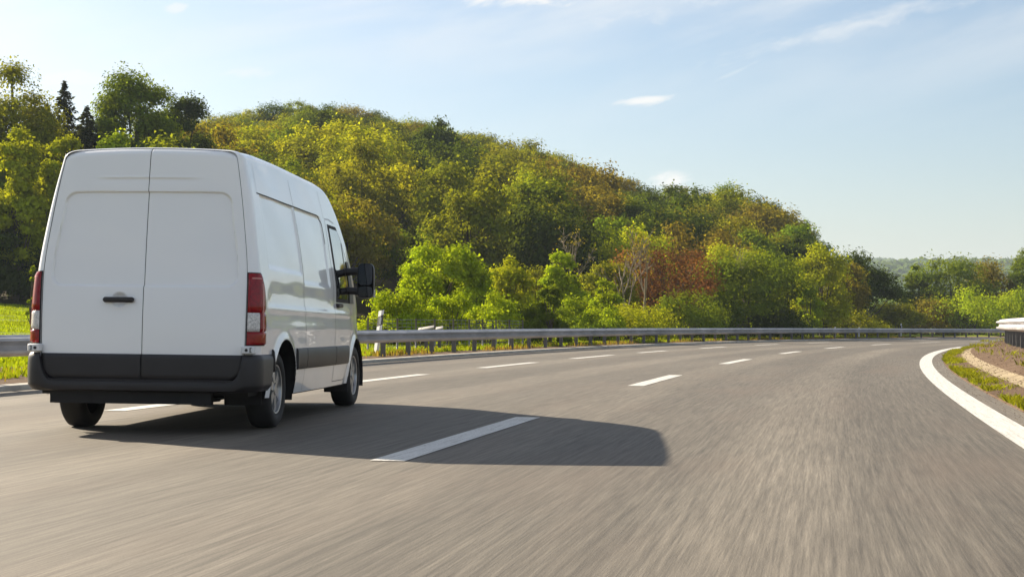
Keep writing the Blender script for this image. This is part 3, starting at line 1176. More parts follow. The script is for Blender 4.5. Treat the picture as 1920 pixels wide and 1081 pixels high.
# tail lamps wrap round the rear corners
def corner_pt(z, t, out):
    """t from 0 (door seam) round the corner to 1 (on the side)"""
    w, xd = float(halfw(z)), float(door_x(z))
    a, b = w - xd, 0.14
    y0 = float(rear_y(z)) + 0.02
    phi = R(90) * (1 - min(t / 0.72, 1.0))
    x = w - a * (1 - math.cos(phi))
    y = y0 + b * (1 - math.sin(phi))
    if t > 0.72:
        y += (t - 0.72) * 0.28
    nx, ny = math.cos(phi) / a, -math.sin(phi) / b
    l = math.hypot(nx, ny)
    return (x + out * nx / l, y + out * ny / l, z)


def lamp_band(z0, z1, t0, t1, out, mat, parent, sgn, name, taper_top=False):
    nu, nz = 18, 12
    V, F = [], []
    for j in range(nz):
        z = z0 + (z1 - z0) * j / (nz - 1)
        tt1 = t1 - (0.22 * sstep(1.20, 1.39, z) if taper_top else 0) - 0.06 * sstep(1.1, 0.78, z) * 0
        for i in range(nu):
            t = t0 + (tt1 - t0) * i / (nu - 1)
            edge = min(i, nu - 1 - i, j, nz - 1 - j)
            o = out * (0.55 if edge == 0 else 1.0)
            p = corner_pt(z, t, o)
            V.append((sgn * p[0], p[1], p[2]))
    for j in range(nz - 1):
        for i in range(nu - 1):
            f = (j * nu + i, j * nu + i + 1, (j + 1) * nu + i + 1, (j + 1) * nu + i)
            F.append(f if sgn > 0 else tuple(reversed(f)))
    return body_part(name, mesh(name, V, F, mat, True, R(50)), parent)


for sgn in (1, -1):
    tl = lamp_band(0.770, 1.392, 0.02, 0.86, 0.010, M['gap'], None, sgn, 'tail_lamp', True)
    lamp_band(1.052, 1.384, 0.06, 0.84, 0.024, M['red_lens'], tl, sgn, 'red_lens', True)
    lamp_band(0.778, 0.888, 0.06, 0.84, 0.024, M['red_lens'], tl, sgn, 'red_lens')
    lamp_band(0.890, 1.050, 0.06, 0.46, 0.022, M['clear_lens'], tl, sgn, 'clear_lens')
    lamp_band(0.890, 1.050, 0.47, 0.84, 0.024, M['red_lens'], tl, sgn, 'red_lens')
    lamp_band(0.800, 1.340, 0.560, 0.595, 0.0262, M['lamp_strip'], tl, sgn, 'light_strip')
    lamp_band(1.335, 1.350, 0.16, 0.545, 0.0262, M['lamp_strip'], tl, sgn, 'light_strip')

# rear bumper: wraps from the middle round to the wheel arch, dips below the doors
V, F = [], []
plan = []
for x in np.linspace(0, 0.86, 36):
    plan.append((x, -0.055 + 0.015 * (x / 0.86) ** 2, 0.0))
for a in np.linspace(0, 90, 14)[1:]:
    plan.append((0.86 + 0.165 * math.sin(R(a)), 0.125 - 0.165 * math.cos(R(a)), a / 90))
for y in np.linspace(0.125, 0.485, 14)[1:]:
    plan.append((1.025, y, 1.0))
nz = 16
for (x, y, c) in plan:
    xc = x
    up = sstep(0.775, 0.872, xc)
    up = 1 - math.sqrt(max(0, 1 - min(1, max(0, (xc - 0.765) / 0.108)) ** 2)) if xc < 0.873 else 1.0
    zt = 0.468 + (0.695 - 0.468) * up
    zb = 0.372 + 0.01 * c
    for j in range(nz):
        t = j / (nz - 1)
        z = zb + (zt - zb) * t
        inn = 0.030 * (1 - sstep(0, 0.14, t)) + (0.018 + 0.03 * (1 - up)) * sstep(0.90, 1.0, t) - 0.006 * math.sin(t * math.pi)
        if y <= 0.1251 and c < 1:
            ang = R(90) * c
            V.append((x - inn * math.sin(ang), y + inn * math.cos(ang), z))
        else:
            tuck = 0.05 * sstep(0.60, 0.37, z)
            V.append((x - inn, y if y < 0.4 else y - (0.10 * (0.70 - z) / 0.33) * (y - 0.4) / 0.085 * 0.9, z))
n = len(plan)
for i in range(n - 1):
    for j in range(nz - 1):
        F.append((i * nz + j, (i + 1) * nz + j, (i + 1) * nz + j + 1, i * nz + j + 1))
Va, Fa = np.array(V), F
Vb, Fb = mirrored(Va, Fa)
body_part('rear_bumper', mesh('rear_bumper', np.concatenate([Va, Vb]), Fa + [tuple(i + len(Va) for i in f) for f in Fb], M['black_plastic'], True, R(50)))
stp = MB().box(-0.84, 0.84, -0.040, 0.06, 0.462, 0.474)
body_part('bumper_step', stp.mesh('bumper_step', M['black_plastic']))

# side mouldings, one length at a time
for sgn in (1, -1):
    for (ya, yb) in ((0.487, 0.505), (1.42, 1.825), (1.840, 3.312), (3.328, 4.14)):
        V, F = [], []
        prof = [(0.535, 0.0), (0.540, 0.020), (0.555, 0.027), (0.640, 0.031), (0.715, 0.027), (0.733, 0.018), (0.738, 0.0)]
        ny = max(2, int((yb - ya) / 0.05))
        yy = np.linspace(ya, yb, ny)
        for y in yy:
            for (z, o) in prof:
                V.append(skin(np.array(y), np.array(z), o - 0.004, sgn))
        m = len(prof)
        for i in range(ny - 1):
            for j in range(m - 1):
                f = (i * m + j, (i + 1) * m + j, (i + 1) * m + j + 1, i * m + j + 1)
                F.append(f if sgn > 0 else tuple(reversed(f)))
        F.append(tuple(range(m)))
        F.append(tuple((ny - 1) * m + j for j in reversed(range(m))))
        body_part('side_moulding', mesh('side_moulding', V, F, M['black_plastic'], True, R(40)))


# wheels
def make_wheel(side):
    """outer face towards side*x"""
    w = 0.118
    t = MB()
    prof = [(-w * .72, 0.222), (-w * .95, 0.245), (-w, 0.275), (-w * .96, 0.312), (-w * .80, 0.337), (-w * .5, WR - 0.001), (0, WR), (w * .5, WR - 0.001),
            (w * .80, 0.337), (w * .96, 0.312), (w, 0.275), (w * .95, 0.245), (w * .72, 0.222)]
    t.lathe(prof, 56)
    tyre = t.mesh('tyre', M['rubber'], True, R(50))
    r = MB()
    s = side
    r.lathe([(s * w * .70, 0.224), (s * w * .86, 0.220), (s * w * .84, 0.208), (s * w * .45, 0.196), (s * w * .40, 0.10), (s * w * .62, 0.062), (s * w * .66, 0.0)][::(1 if s < 0 else -1)], 48)
    for k in range(6):
        a = 2 * math.pi * k / 6
        ca, sa = math.cos(a), math.sin(a)
        d = s * w
        for (r0, r1, h0, h1, x0, x1) in ((0.055, 0.200, 0.034, 0.046, d * .40, d * .74),):
            vs = []
            for rr, hh in ((r0, h0), (r1, h1)):
                for xx in (x0, x1 if rr == r0 else d * .70):
                    for q in (-hh, hh):
                        vs.append((xx, rr * ca - q * sa, rr * sa + q * ca))
            r.add(vs, [(0, 1, 3, 2), (4, 6, 7, 5), (0, 2, 6, 4), (1, 5, 7, 3), (2, 3, 7, 6)])
    rim = r.mesh('rim', M['rim'], True, R(35))
    h = MB().lathe([(s * w * .66, 0.052), (s * w * .80, 0.046), (s * w * .82, 0.0)][::(1 if s < 0 else -1)], 20)
    for k in range(5):
        a = 2 * math.pi * (k + .5) / 5
        h.lathe([(s * w * .50, 0.011), (s * w * .70, 0.010), (s * w * .71, 0.0)][::(1 if s < 0 else -1)], 8, 'x', (0, 0.085 * math.cos(a), 0.085 * math.sin(a)))
    hub = h.mesh('hub_cap', M['rim'], True, R(35))
    return tyre, rim, hub


for s in (1, -1):
    tyre_me, rim_me, hub_me = make_wheel(s)
    for k, yw in enumerate((RAX, RAX + WB)):
        yw_g = yw
        o = link('wheel', tyre_me, van, (s * 0.845, yw_g, WR), (0.4 + k + s * .3, 0, 0))
        link('rim', rim_me, o)
        link('hub_cap', hub_me, o)

# wheel housings, sills, underbody
for sgn in (1, -1):
    for (yc, zc, rr) in ARCHES:
        V, F = [], []
        n = 30
        for i in range(n + 1):
            a = math.pi * (-0.06 + 1.12 * i / n)
            for x in (0.992, 0.965, 0.60):
                k = rr - 0.002 if x == 0.992 else rr + 0.010
                V.append((sgn * (x if x != 0.992 else float(halfw(max(zc + rr * math.sin(a), .3))) * float(taper(yc + rr * math.cos(a))) + 0.012), yc + k * math.cos(a), zc + k * math.sin(a)))
        for i in range(n):
            for j in range(2):
                f = (i * 3 + j, i * 3 + j + 1, i * 3 + 4 + j, i * 3 + 3 + j)
                F.append(f if sgn < 0 else tuple(reversed(f)))
        base = len(V)
        V.append((sgn * 0.60, yc, zc))
        for i in range(n):
            F.append((base, i * 3 + 2, i * 3 + 5))
        body_part('wheel_housing', mesh('wheel_housing', V, F, M['under'], True, R(60)))
ub = MB().box(-0.90, 0.90, 0.10, 0.46, 0.34, 0.45).box(-0.58, 0.58, 0.46, 5.0, 0.36, 0.46).box(-0.93, 0.93, 1.45, 4.18, 0.30, 0.36)
ub.box(-0.80, 0.60, 0.02, 0.10, 0.268, 0.40).box(-0.45, -0.35, 0.3, 4.8, 0.27, 0.36).box(0.35, 0.45, 0.3, 4.8, 0.27, 0.36)
body_part('underbody', ub.mesh('underbody', M['under']))
link('rear_axle', MB().tube([(-0.8, RAX, WR), (0.8, RAX, WR)], 0.05, 10).box(-0.12, 0.12, RAX - 0.1, RAX + 0.1, WR - 0.08, WR + 0.08, 0.03).mesh('rear_axle', M['under'], True, R(40)), van)
link('front_axle', MB().tube([(-0.8, RAX + WB, WR), (0.8, RAX + WB, WR)], 0.04, 8).mesh('front_axle', M['under'], True, R(40)), van)
ex = MB().tube([(0.18, 3.6, 0.28), (0.18, 1.9, 0.26), (0.20, 1.6, 0.28), (0.55, 1.4, 0.30)], 0.03, 10).tube([(0.18, 3.1, 0.28), (0.18, 2.3, 0.28)], 0.09, 14)
link('exhaust', ex.mesh('exhaust', M['under'], True, R(40)), van)
link('spare_wheel', MB().lathe([(0.24, 0.18), (0.20, 0.30), (0.27, 0.335), (0.36, 0.335), (0.40, 0.30), (0.40, 0.18)], 30, 'z', (-0.1, 1.75, -0.01)).mesh('spare_wheel', M['rubber'], True, R(50)), van)
for sgn in (1, -1):
    for (y0, zb, zt, x0, x1) in ((RAX - 0.50, 0.245, 0.42, 0.60, 0.93), (RAX + WB - 0.47, 0.215, 0.40, 0.70, 0.97)):
        f = MB().box(x0, x1, y0 - 0.012, y0 + 0.012, zb, zt, 0.006)
        f.v = [(sgn * x, y, z) for x, y, z in f.v]
        if sgn < 0:
            f.f = [tuple(reversed(q)) for q in f.f]
        body_part('mud_flap', f.mesh('mud_flap', M['under']))

# door mirrors on two arms
for sgn in (1, -1):
    hx0, hx1, hz0, hz1, hy0 = 1.060, 1.250, 1.26, 1.645, 4.20
    V, F = [], []
    n = 32

    def outline(k, grow, y):
        a = 2 * math.pi * k / n
        c, s_ = math.cos(a), math.sin(a)
        ex_ = 0.42
        x = (hx0 + hx1) / 2 + ((hx1 - hx0) / 2 * grow) * math.copysign(abs(c) ** ex_, c)
        z = (hz0 + hz1) / 2 + ((hz1 - hz0) / 2 * grow) * math.copysign(abs(s_) ** ex_, s_)
        return (sgn * x, y + 0.05 * (x - hx0) * -1, z)
    rings = [(0.90, 0.004), (0.985, 0.0), (1.0, 0.015), (1.0, 0.07), (0.93, 0.12), (0.72, 0.155), (0.35, 0.165)]
    for g, dy in rings:
        V += [outline(k, g, hy0 + dy) for k in range(n)]
    for i in range(len(rings) - 1):
        for k in range(n):
            l = (k + 1) % n
            f = (i * n + k, i * n + l, (i + 1) * n + l, (i + 1) * n + k)
            F.append(f if sgn < 0 else tuple(reversed(f)))
    F.append(tuple((len(rings) - 1) * n + k for k in range(n)))
    arms = MB()
    for z0_, z1_ in ((1.545, 1.56), (1.345, 1.335)):
        arms.tube([(sgn * 0.89, 4.24, z0_), (sgn * 0.98, 4.24, (z0_ + z1_) / 2), (sgn * 1.12, 4.27, z1_)], [0.055, 0.042, 0.050], 10)
    bb = len(V)
    V += arms.v
    F += [tuple(bb + i for i in f) for f in arms.f]
    mr = body_part('door_mirror', mesh('door_mirror', V, F, M['black_plastic'], True, R(45)))
    for (za, zb_) in ((1.405, 1.645), (1.272, 1.388)):
        V = []
        for k in range(n):
            a = 2 * math.pi * k / n
            c, s_ = math.cos(a), math.sin(a)
            x = (hx0 + hx1) / 2 + 0.080 * math.copysign(abs(c) ** .4, c)
            z = (za + zb_) / 2 + (zb_ - za) / 2 * math.copysign(abs(s_) ** .4, s_)
            V.append((sgn * x, hy0 - 0.0005 - 0.05 * (x - hx0) + 0.0, z))
        V2 = [(x, y - 0.004, z) for x, y, z in V]
        F = [tuple(range(n, 2 * n)) if sgn < 0 else tuple(reversed(range(n, 2 * n)))] + [(k, (k + 1) % n, n + (k + 1) % n, n + k) for k in range(n)]
        body_part('mirror_glass', mesh('mirror_glass', V + V2, F, M['mirror']), mr)
    ind = MB().box(1.238, 1.258, hy0 + 0.02, hy0 + 0.08, 1.27, 1.35, 0.006)
    ind.v = [(sgn * x, y, z) for x, y, z in ind.v]
    if sgn < 0:
        ind.f = [tuple(reversed(q)) for q in ind.f]
    body_part('indicator', ind.mesh('indicator', M['clear_lens']), mr)
# head lamps and grille on the nose
for sgn in (1, -1):
    hl = MB()
    pts = [(0.50, 5.36, 0.86), (0.74, 5.22, 0.86), (0.86, 4.98, 0.92), (0.84, 4.92, 1.10), (0.70, 5.10, 1.06), (0.52, 5.22, 1.00)]
    hl.add([(sgn * x, y + 0.02, z) for x, y, z in pts] + [(sgn * x * .96, y - 0.05, z) for x, y, z in pts], [tuple(range(6))] + [(k, (k + 1) % 6, 6 + (k + 1) % 6, 6 + k) for k in range(6)])
    body_part('head_lamp', hl.mesh('head_lamp', M['clear_lens']))
body_part('grille', MB().box(-0.46, 0.46, 5.36, 5.47, 0.70, 0.86, 0.02).mesh('grille', M['black_plastic']))

# ------------------------------------------------------------------ trees and shrubs
def unit(v):
    return v / np.maximum(np.linalg.norm(v, axis=-1, keepdims=True), 1e-9)


def leaf_faces(pos, nrm, size, rs, aspect=0.62):
    """one diamond-shaped leaf clump for each position"""
    n = len(pos)
    a = unit(np.cross(nrm, rs.normal(size=(n, 3))))
    b = np.cross(nrm, a)
    L = size * rs.uniform(0.6, 1.35, (n, 1))
    W = L * aspect * rs.uniform(0.75, 1.25, (n, 1))
    fold = nrm * L * rs.uniform(-0.22, 0.22, (n, 1))
    return np.stack([pos - a * L * .5, pos - b * W * .5 + fold, pos + a * L * .5, pos + b * W * .5 + fold], 1).reshape(-1, 3)


def make_tree_meshes(name, seed, H, Rr, kind='round', nclump=24, nleaf=4200, leaf=0.38, clear=0.22, trunk_r=None, bark_m='bark', density=1.0):
    """a crown mesh and a trunk mesh, foot at the origin"""
    rs = np.random.RandomState(seed)
    tb = MB()
    tr = trunk_r or (0.020 * H + 0.02)
    bend = rs.normal(0, 0.05 * H * 0.5, 2)
    cz0 = H * clear
    cents, rads = [], []
    if kind == 'spruce':
        layers = 40
        P, Nn = [], []
        for k in range(layers):
            t = k / (layers - 1)
            z = H * (0.10 + 0.87 * t)
            rr = Rr * (1 - t) ** 0.85 * rs.uniform(0.82, 1.1) + 0.12
            nb = int(9 - 4 * t)
            for b in range(nb):
                az = 2 * math.pi * (b + rs.uniform(-.3, .3)) / nb + k * 1.3
                L = rr * rs.uniform(0.75, 1.12)
                m = max(10, int(nleaf * 2.6 * L / (layers * 6 * Rr)))
                u = rs.uniform(0.08, 1, m) ** 0.8
                droop = -0.42 * L * u + 0.24 * L * u ** 2.5
                sp = rs.normal(0, 0.11 * L * (1.15 - u * .7) + 0.03, m)
                x = np.cos(az) * u * L - np.sin(az) * sp
                y = np.sin(az) * u * L + np.cos(az) * sp
                P.append(np.stack([x, y, z + droop + rs.uniform(-.5, .5) * H * .02 + rs.normal(0, 0.10, m)], 1))
                Nn.append(unit(np.stack([rs.normal(0, .35, m) + 0.2 * np.cos(az), rs.normal(0, .35, m) + 0.2 * np.sin(az), np.ones(m)], 1)))
        P, Nn = np.concatenate(P), np.concatenate(Nn)
        V = leaf_faces(P, Nn, leaf, rs, 0.40)
        tb.tube([(0, 0, -0.3), (0, 0, H * .5), (0, 0, H * .99)], [tr, tr * .6, 0.02], 7)
        crown = quad_mesh(name + '_crown', V, M['needle'])
        return crown, tb.mesh(name + '_trunk', M[bark_m], True)
    for i in range(nclump):
        for _ in range(30):
            d = unit(rs.normal(size=3))
            u = rs.uniform(0.25, 1) ** (1 / 2.2)
            if kind == 'round':
                c = np.array([d[0] * Rr * .78 * u, d[1] * Rr * .78 * u, cz0 + (H - cz0) * (0.5 + 0.43 * d[2] * u)])
                f = 1.0
            elif kind == 'oval':
                c = np.array([d[0] * Rr * .72 * u, d[1] * Rr * .72 * u, cz0 + (H - cz0) * (0.5 + 0.46 * d[2] * u)])
                f = .9
            elif kind == 'upright':
                t = rs.uniform(0, 1)
                w = Rr * (0.75 - 0.55 * t ** 1.5)
                a = rs.uniform(0, 6.283)
                c = np.array([math.cos(a) * w * u, math.sin(a) * w * u, cz0 + (H - cz0) * (0.06 + 0.88 * t)])
                f = 0.62
            elif kind == 'spread':
                t = rs.uniform(0.15, 1) ** .7
                a = rs.uniform(0, 6.283)
                w = Rr * (0.45 + 0.5 * math.sin(t * math.pi * .80))
                c = np.array([math.cos(a) * w * u, math.sin(a) * w * u, cz0 + (H - cz0) * (0.05 + .83 * t * (1 - 0.28 * (u ** 3)))])
                f = .78
            else:   # shrub
                a = rs.uniform(0, 6.283)
                w = Rr * .84 * math.sqrt(rs.uniform(0, 1))
                c = np.array([math.cos(a) * w, math.sin(a) * w, H * rs.uniform(0.10, 0.80) * math.sqrt(max(0.06, 1 - (w / Rr) ** 2))])
                f = .85
            if all(np.linalg.norm(c - q) > 0.22 * Rr for q in cents):
                break
        cents.append(c)
        rads.append(Rr * rs.uniform(0.27, 0.44) * f)
    cents, rads = np.array(cents), np.array(rads)
    mid = np.array([0, 0, cz0 + (H - cz0) * .45])
    share = rads ** 2 / (rads ** 2).sum()
    P, Nn = [], []
    for c, r, sh in zip(cents, rads, share):
        m = max(8, int(nleaf * sh))
        d = unit(rs.normal(size=(m, 3)))
        d[:, 2] = np.where((d[:, 2] < -0.35) & (rs.uniform(size=m) < 0.75), -d[:, 2], d[:, 2])
        u = rs.uniform(0, 1, (m, 1)) ** 0.45
        lump = 1 + 0.30 * np.sin(d[:, :1] * 5 + c[0] * 3) * np.sin(d[:, 1:2] * 5 + c[1] * 2) + rs.normal(0, .10, (m, 1))
        p = c + d * r * u * lump * np.array([1.08, 1.08, 0.74])
        out = unit(p - mid)
        P.append(p)
        Nn.append(unit(d * 0.85 + out * 0.35 + np.array([0, 0, 0.40]) + rs.normal(0, 0.34, (m, 3))))
    # a few loose twigs that break the outline
    m = nleaf // 22
    d = unit(rs.normal(size=(m, 3)))
    d[:, 2] = abs(d[:, 2]) * 1.0
    k = rs.randint(0, len(cents), m)
    P.append(cents[k] + d * rads[k][:, None] * rs.uniform(0.95, 1.18, (m, 1)))
    Nn.append(unit(d + rs.normal(0, 0.7, (m, 3))))
    P, Nn = np.concatenate(P), np.concatenate(Nn)
    P[:, 2] = np.maximum(P[:, 2], 0.03 * H * rs.uniform(0.3, 1, len(P)))
    zk = H / np.percentile(P[:, 2], 99.7)
    P[:, 2] *= zk
    cents[:, 2] *= zk
    V = leaf_faces(P, Nn, leaf, rs)
    crown = quad_mesh(name + '_crown', V, M['leaf'])
    # trunk and limbs
    top = np.array([bend[0] * .6, bend[1] * .6, cz0 + (H - cz0) * .62])
    if kind == 'shrub':
        for c in cents[:14]:
            b0 = rs.normal(0, Rr * .12, 2)
            tb.tube([(b0[0], b0[1], -0.2), (b0[0] * .6 + c[0] * .3, b0[1] * .6 + c[1] * .3, c[2] * .55), tuple(c)], [tr * .55, tr * .4, tr * .15], 5)
    else:
        trunk = [np.array([0, 0, -0.4]), np.array([bend[0] * .15, bend[1] * .15, cz0 * .6]), np.array([bend[0] * .4, bend[1] * .4, cz0 + (H - cz0) * .25]), top]
        tb.tube([tuple(p) for p in trunk], [tr * 1.25, tr, tr * .72, tr * .30], 8)
        order = rs.permutation(len(cents))[:16]
        for k in order:
            c = cents[k]
            t = np.clip((c[2] - cz0) / (H - cz0) * .6, 0.02, .9)
            st = trunk[1] * (1 - t) + trunk[3] * t
            md = st * .45 + c * .55 + np.array([0, 0, -0.06 * H])
            tb.tube([tuple(st), tuple(md), tuple(c)], [tr * .42, tr * .28, tr * .10], 5)
    return crown, tb.mesh(name + '_trunk', M[bark_m], True)


def tree(name, crown, trunk, loc, rz, sx, sz, col, label, cat='tree', group=None):
    root = empty(name, loc, rz)
    root.scale = (sx, sx, sz)
    tag(root, label, cat, group)
    c = link('crown', crown, root)
    c.color = (*col, 1)
    link('trunk', trunk, root)
    return root


def world_at(px, depth):
    x = (px - 960) / FPX * depth
    return x, depth, float(terrain(x, depth)[0])


def top_height(py, depth, zg):
    """height above the foot for a top that shows in picture row py"""
    return (HOR - py) / FPX * depth + CAMZ - zg


YEL = (0.325, 0.355, 0.018)
OLIVE = (0.215, 0.228, 0.018)
GREEN = (0.145, 0.195, 0.018)
BRIGHT = (0.300, 0.385, 0.018)
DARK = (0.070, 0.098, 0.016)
BROWN = (0.210, 0.180, 0.028)
RED = (0.175, 0.080, 0.040)

# ---- forest on the hill: eight crown shapes, every tree an individual
protos = []
for i, (kind, H, Rr, ncl) in enumerate((('round', 9, 4.6, 30), ('round', 10, 4.2, 28), ('spread', 9, 4.9, 32), ('oval', 11, 4.0, 30),
                                        ('round', 8, 4.4, 24), ('spread', 10, 4.4, 34), ('oval', 9.5, 3.7, 26), ('round', 9, 5.0, 36))):
    protos.append((make_tree_meshes('broadleaf_%d' % i, 100 + i, H, Rr, kind, ncl, 9000, 0.30, 0.16), H, Rr))
rnd = random.Random(11)
hill_cols = [(OLIVE, 'olive'), (YEL, 'yellow-green'), (GREEN, 'mid-green'), (DARK, 'dark green'), (BROWN, 'brownish')]
spots = []


def ok_spot(x, y, dmin):
    return all((x - a) ** 2 + (y - b) ** 2 > dmin * dmin for a, b, _ in spots)


# the crest first, a close row against the sky
px = 300
while px < 1506:
    df, dr, hr = (float(v[0]) for v in rid(np.array([px])))
    spots.append((*world_at(px, dr + rnd.uniform(-6, 3))[:2], 'crest'))
    px += rnd.uniform(26, 44)
tries = 0
while tries < 9000 and len(spots) < 296:
    tries += 1
    px = rnd.uniform(-60, 1500)
    df, dr, hr = (float(v[0]) for v in rid(np.array([px])))
    t = rnd.random() ** 0.9
    y = df + 4 + (dr - df - 8) * t
    x = (px - 960) / FPX * y
    if px < 380 and y > 190:
        continue
    if ok_spot(x, y, 5.9):
        spots.append((x, y, 'slope'))
ordinal = ['first', 'second', 'third', 'fourth', 'fifth', 'sixth', 'seventh', 'eighth', 'ninth', 'tenth', 'eleventh', 'twelfth', 'thirteenth', 'fourteenth',
           'fifteenth', 'sixteenth', 'seventeenth', 'eighteenth', 'nineteenth', 'twentieth']
seen = {}
crest_sorted = sorted([s for s in spots if s[2] == 'crest'], key=lambda s: s[0] / s[1])
for x, y, zone in sorted(spots, key=lambda s: s[0] / s[1]):
    (cr, tk), H0, R0 = protos[rnd.randrange(len(protos))]
    r = rnd.random()
    px = 960 + FPX * x / y
    # colour drifts in patches over the slope
    patchy = math.sin(px * 0.011 + y * 0.05) + 0.8 * math.sin(px * 0.023 - y * 0.031 + 2)
    wts = [3.0, 2.0 + 1.4 * patchy, 1.8 - 0.8 * patchy, 1.6 - .6 * patchy, 1.0 + 0.7 * math.sin(px * .017 + 1)]
    if zone == 'crest':
        wts = [2.8, .9, 2.2, 1.8, 1.0]
    if px > 1180:
        wts = [2.8, .8, 2, 2.0, 1.3]
    col, cname = rnd.choices(hill_cols, [max(.05, w) for w in wts])[0]
    j = rnd.uniform(0.85, 1.18)
    col = tuple(c * j * rnd.uniform(0.94, 1.06) for c in col)
    z = float(terrain(x, y)[0])
    s = rnd.uniform(0.72, 1.18)
    sz = s * rnd.uniform(0.88, 1.12)
    hmax = (HOR - float(np.interp(px, _rx, [q[1] for q in RIDGE]))) / FPX * y + CAMZ - z
    sz = min(sz, hmax / H0 * rnd.uniform(0.78, 1.06))
    s = min(s, sz * 1.25 + 0.15)
    if zone == 'crest':
        th = float(np.interp(px, _rx, [q[4] for q in RIDGE]))
        sz = th / H0 * rnd.uniform(0.84, 1.12)
        s = rnd.uniform(.66, .88)
        i = crest_sorted.index((x, y, zone))
        n = len(crest_sorted)
        if i < 20:
            lab = '%s broadleaf tree along the hill crest, %s one from the left end' % (cname, ordinal[i])
        elif n - 1 - i < 20:
            lab = '%s broadleaf tree along the hill crest, %s one from the right end' % (cname, ordinal[n - 1 - i])
        else:
            lab = '%s broadleaf tree in the middle of the hill crest' % cname
    else:
        df, dr, hr = (float(v[0]) for v in rid(np.array([px])))
        t = (y - df) / (dr - df)
        where = 'low on the wooded hill' if t < 0.33 else ('halfway up the wooded hill' if t < .66 else 'high on the wooded hill')
        if px < 385:
            where = 'in the wood left of the hill'
        elif px < 800:
            where += ' right behind the van'
        elif px > 1200:
            where += ' towards its right end'
        key = (cname, where)
        seen[key] = seen.get(key, 0) + 1
        lab = '%s tree %s, %s from left' % (cname, where, ordinal[min(seen[key], 20) - 1])
    tree('broadleaf_tree', cr, tk, (x, y, z - 0.1), rnd.uniform(0, 6.28), s, sz, col, lab, 'tree', 'trees of the hill forest')

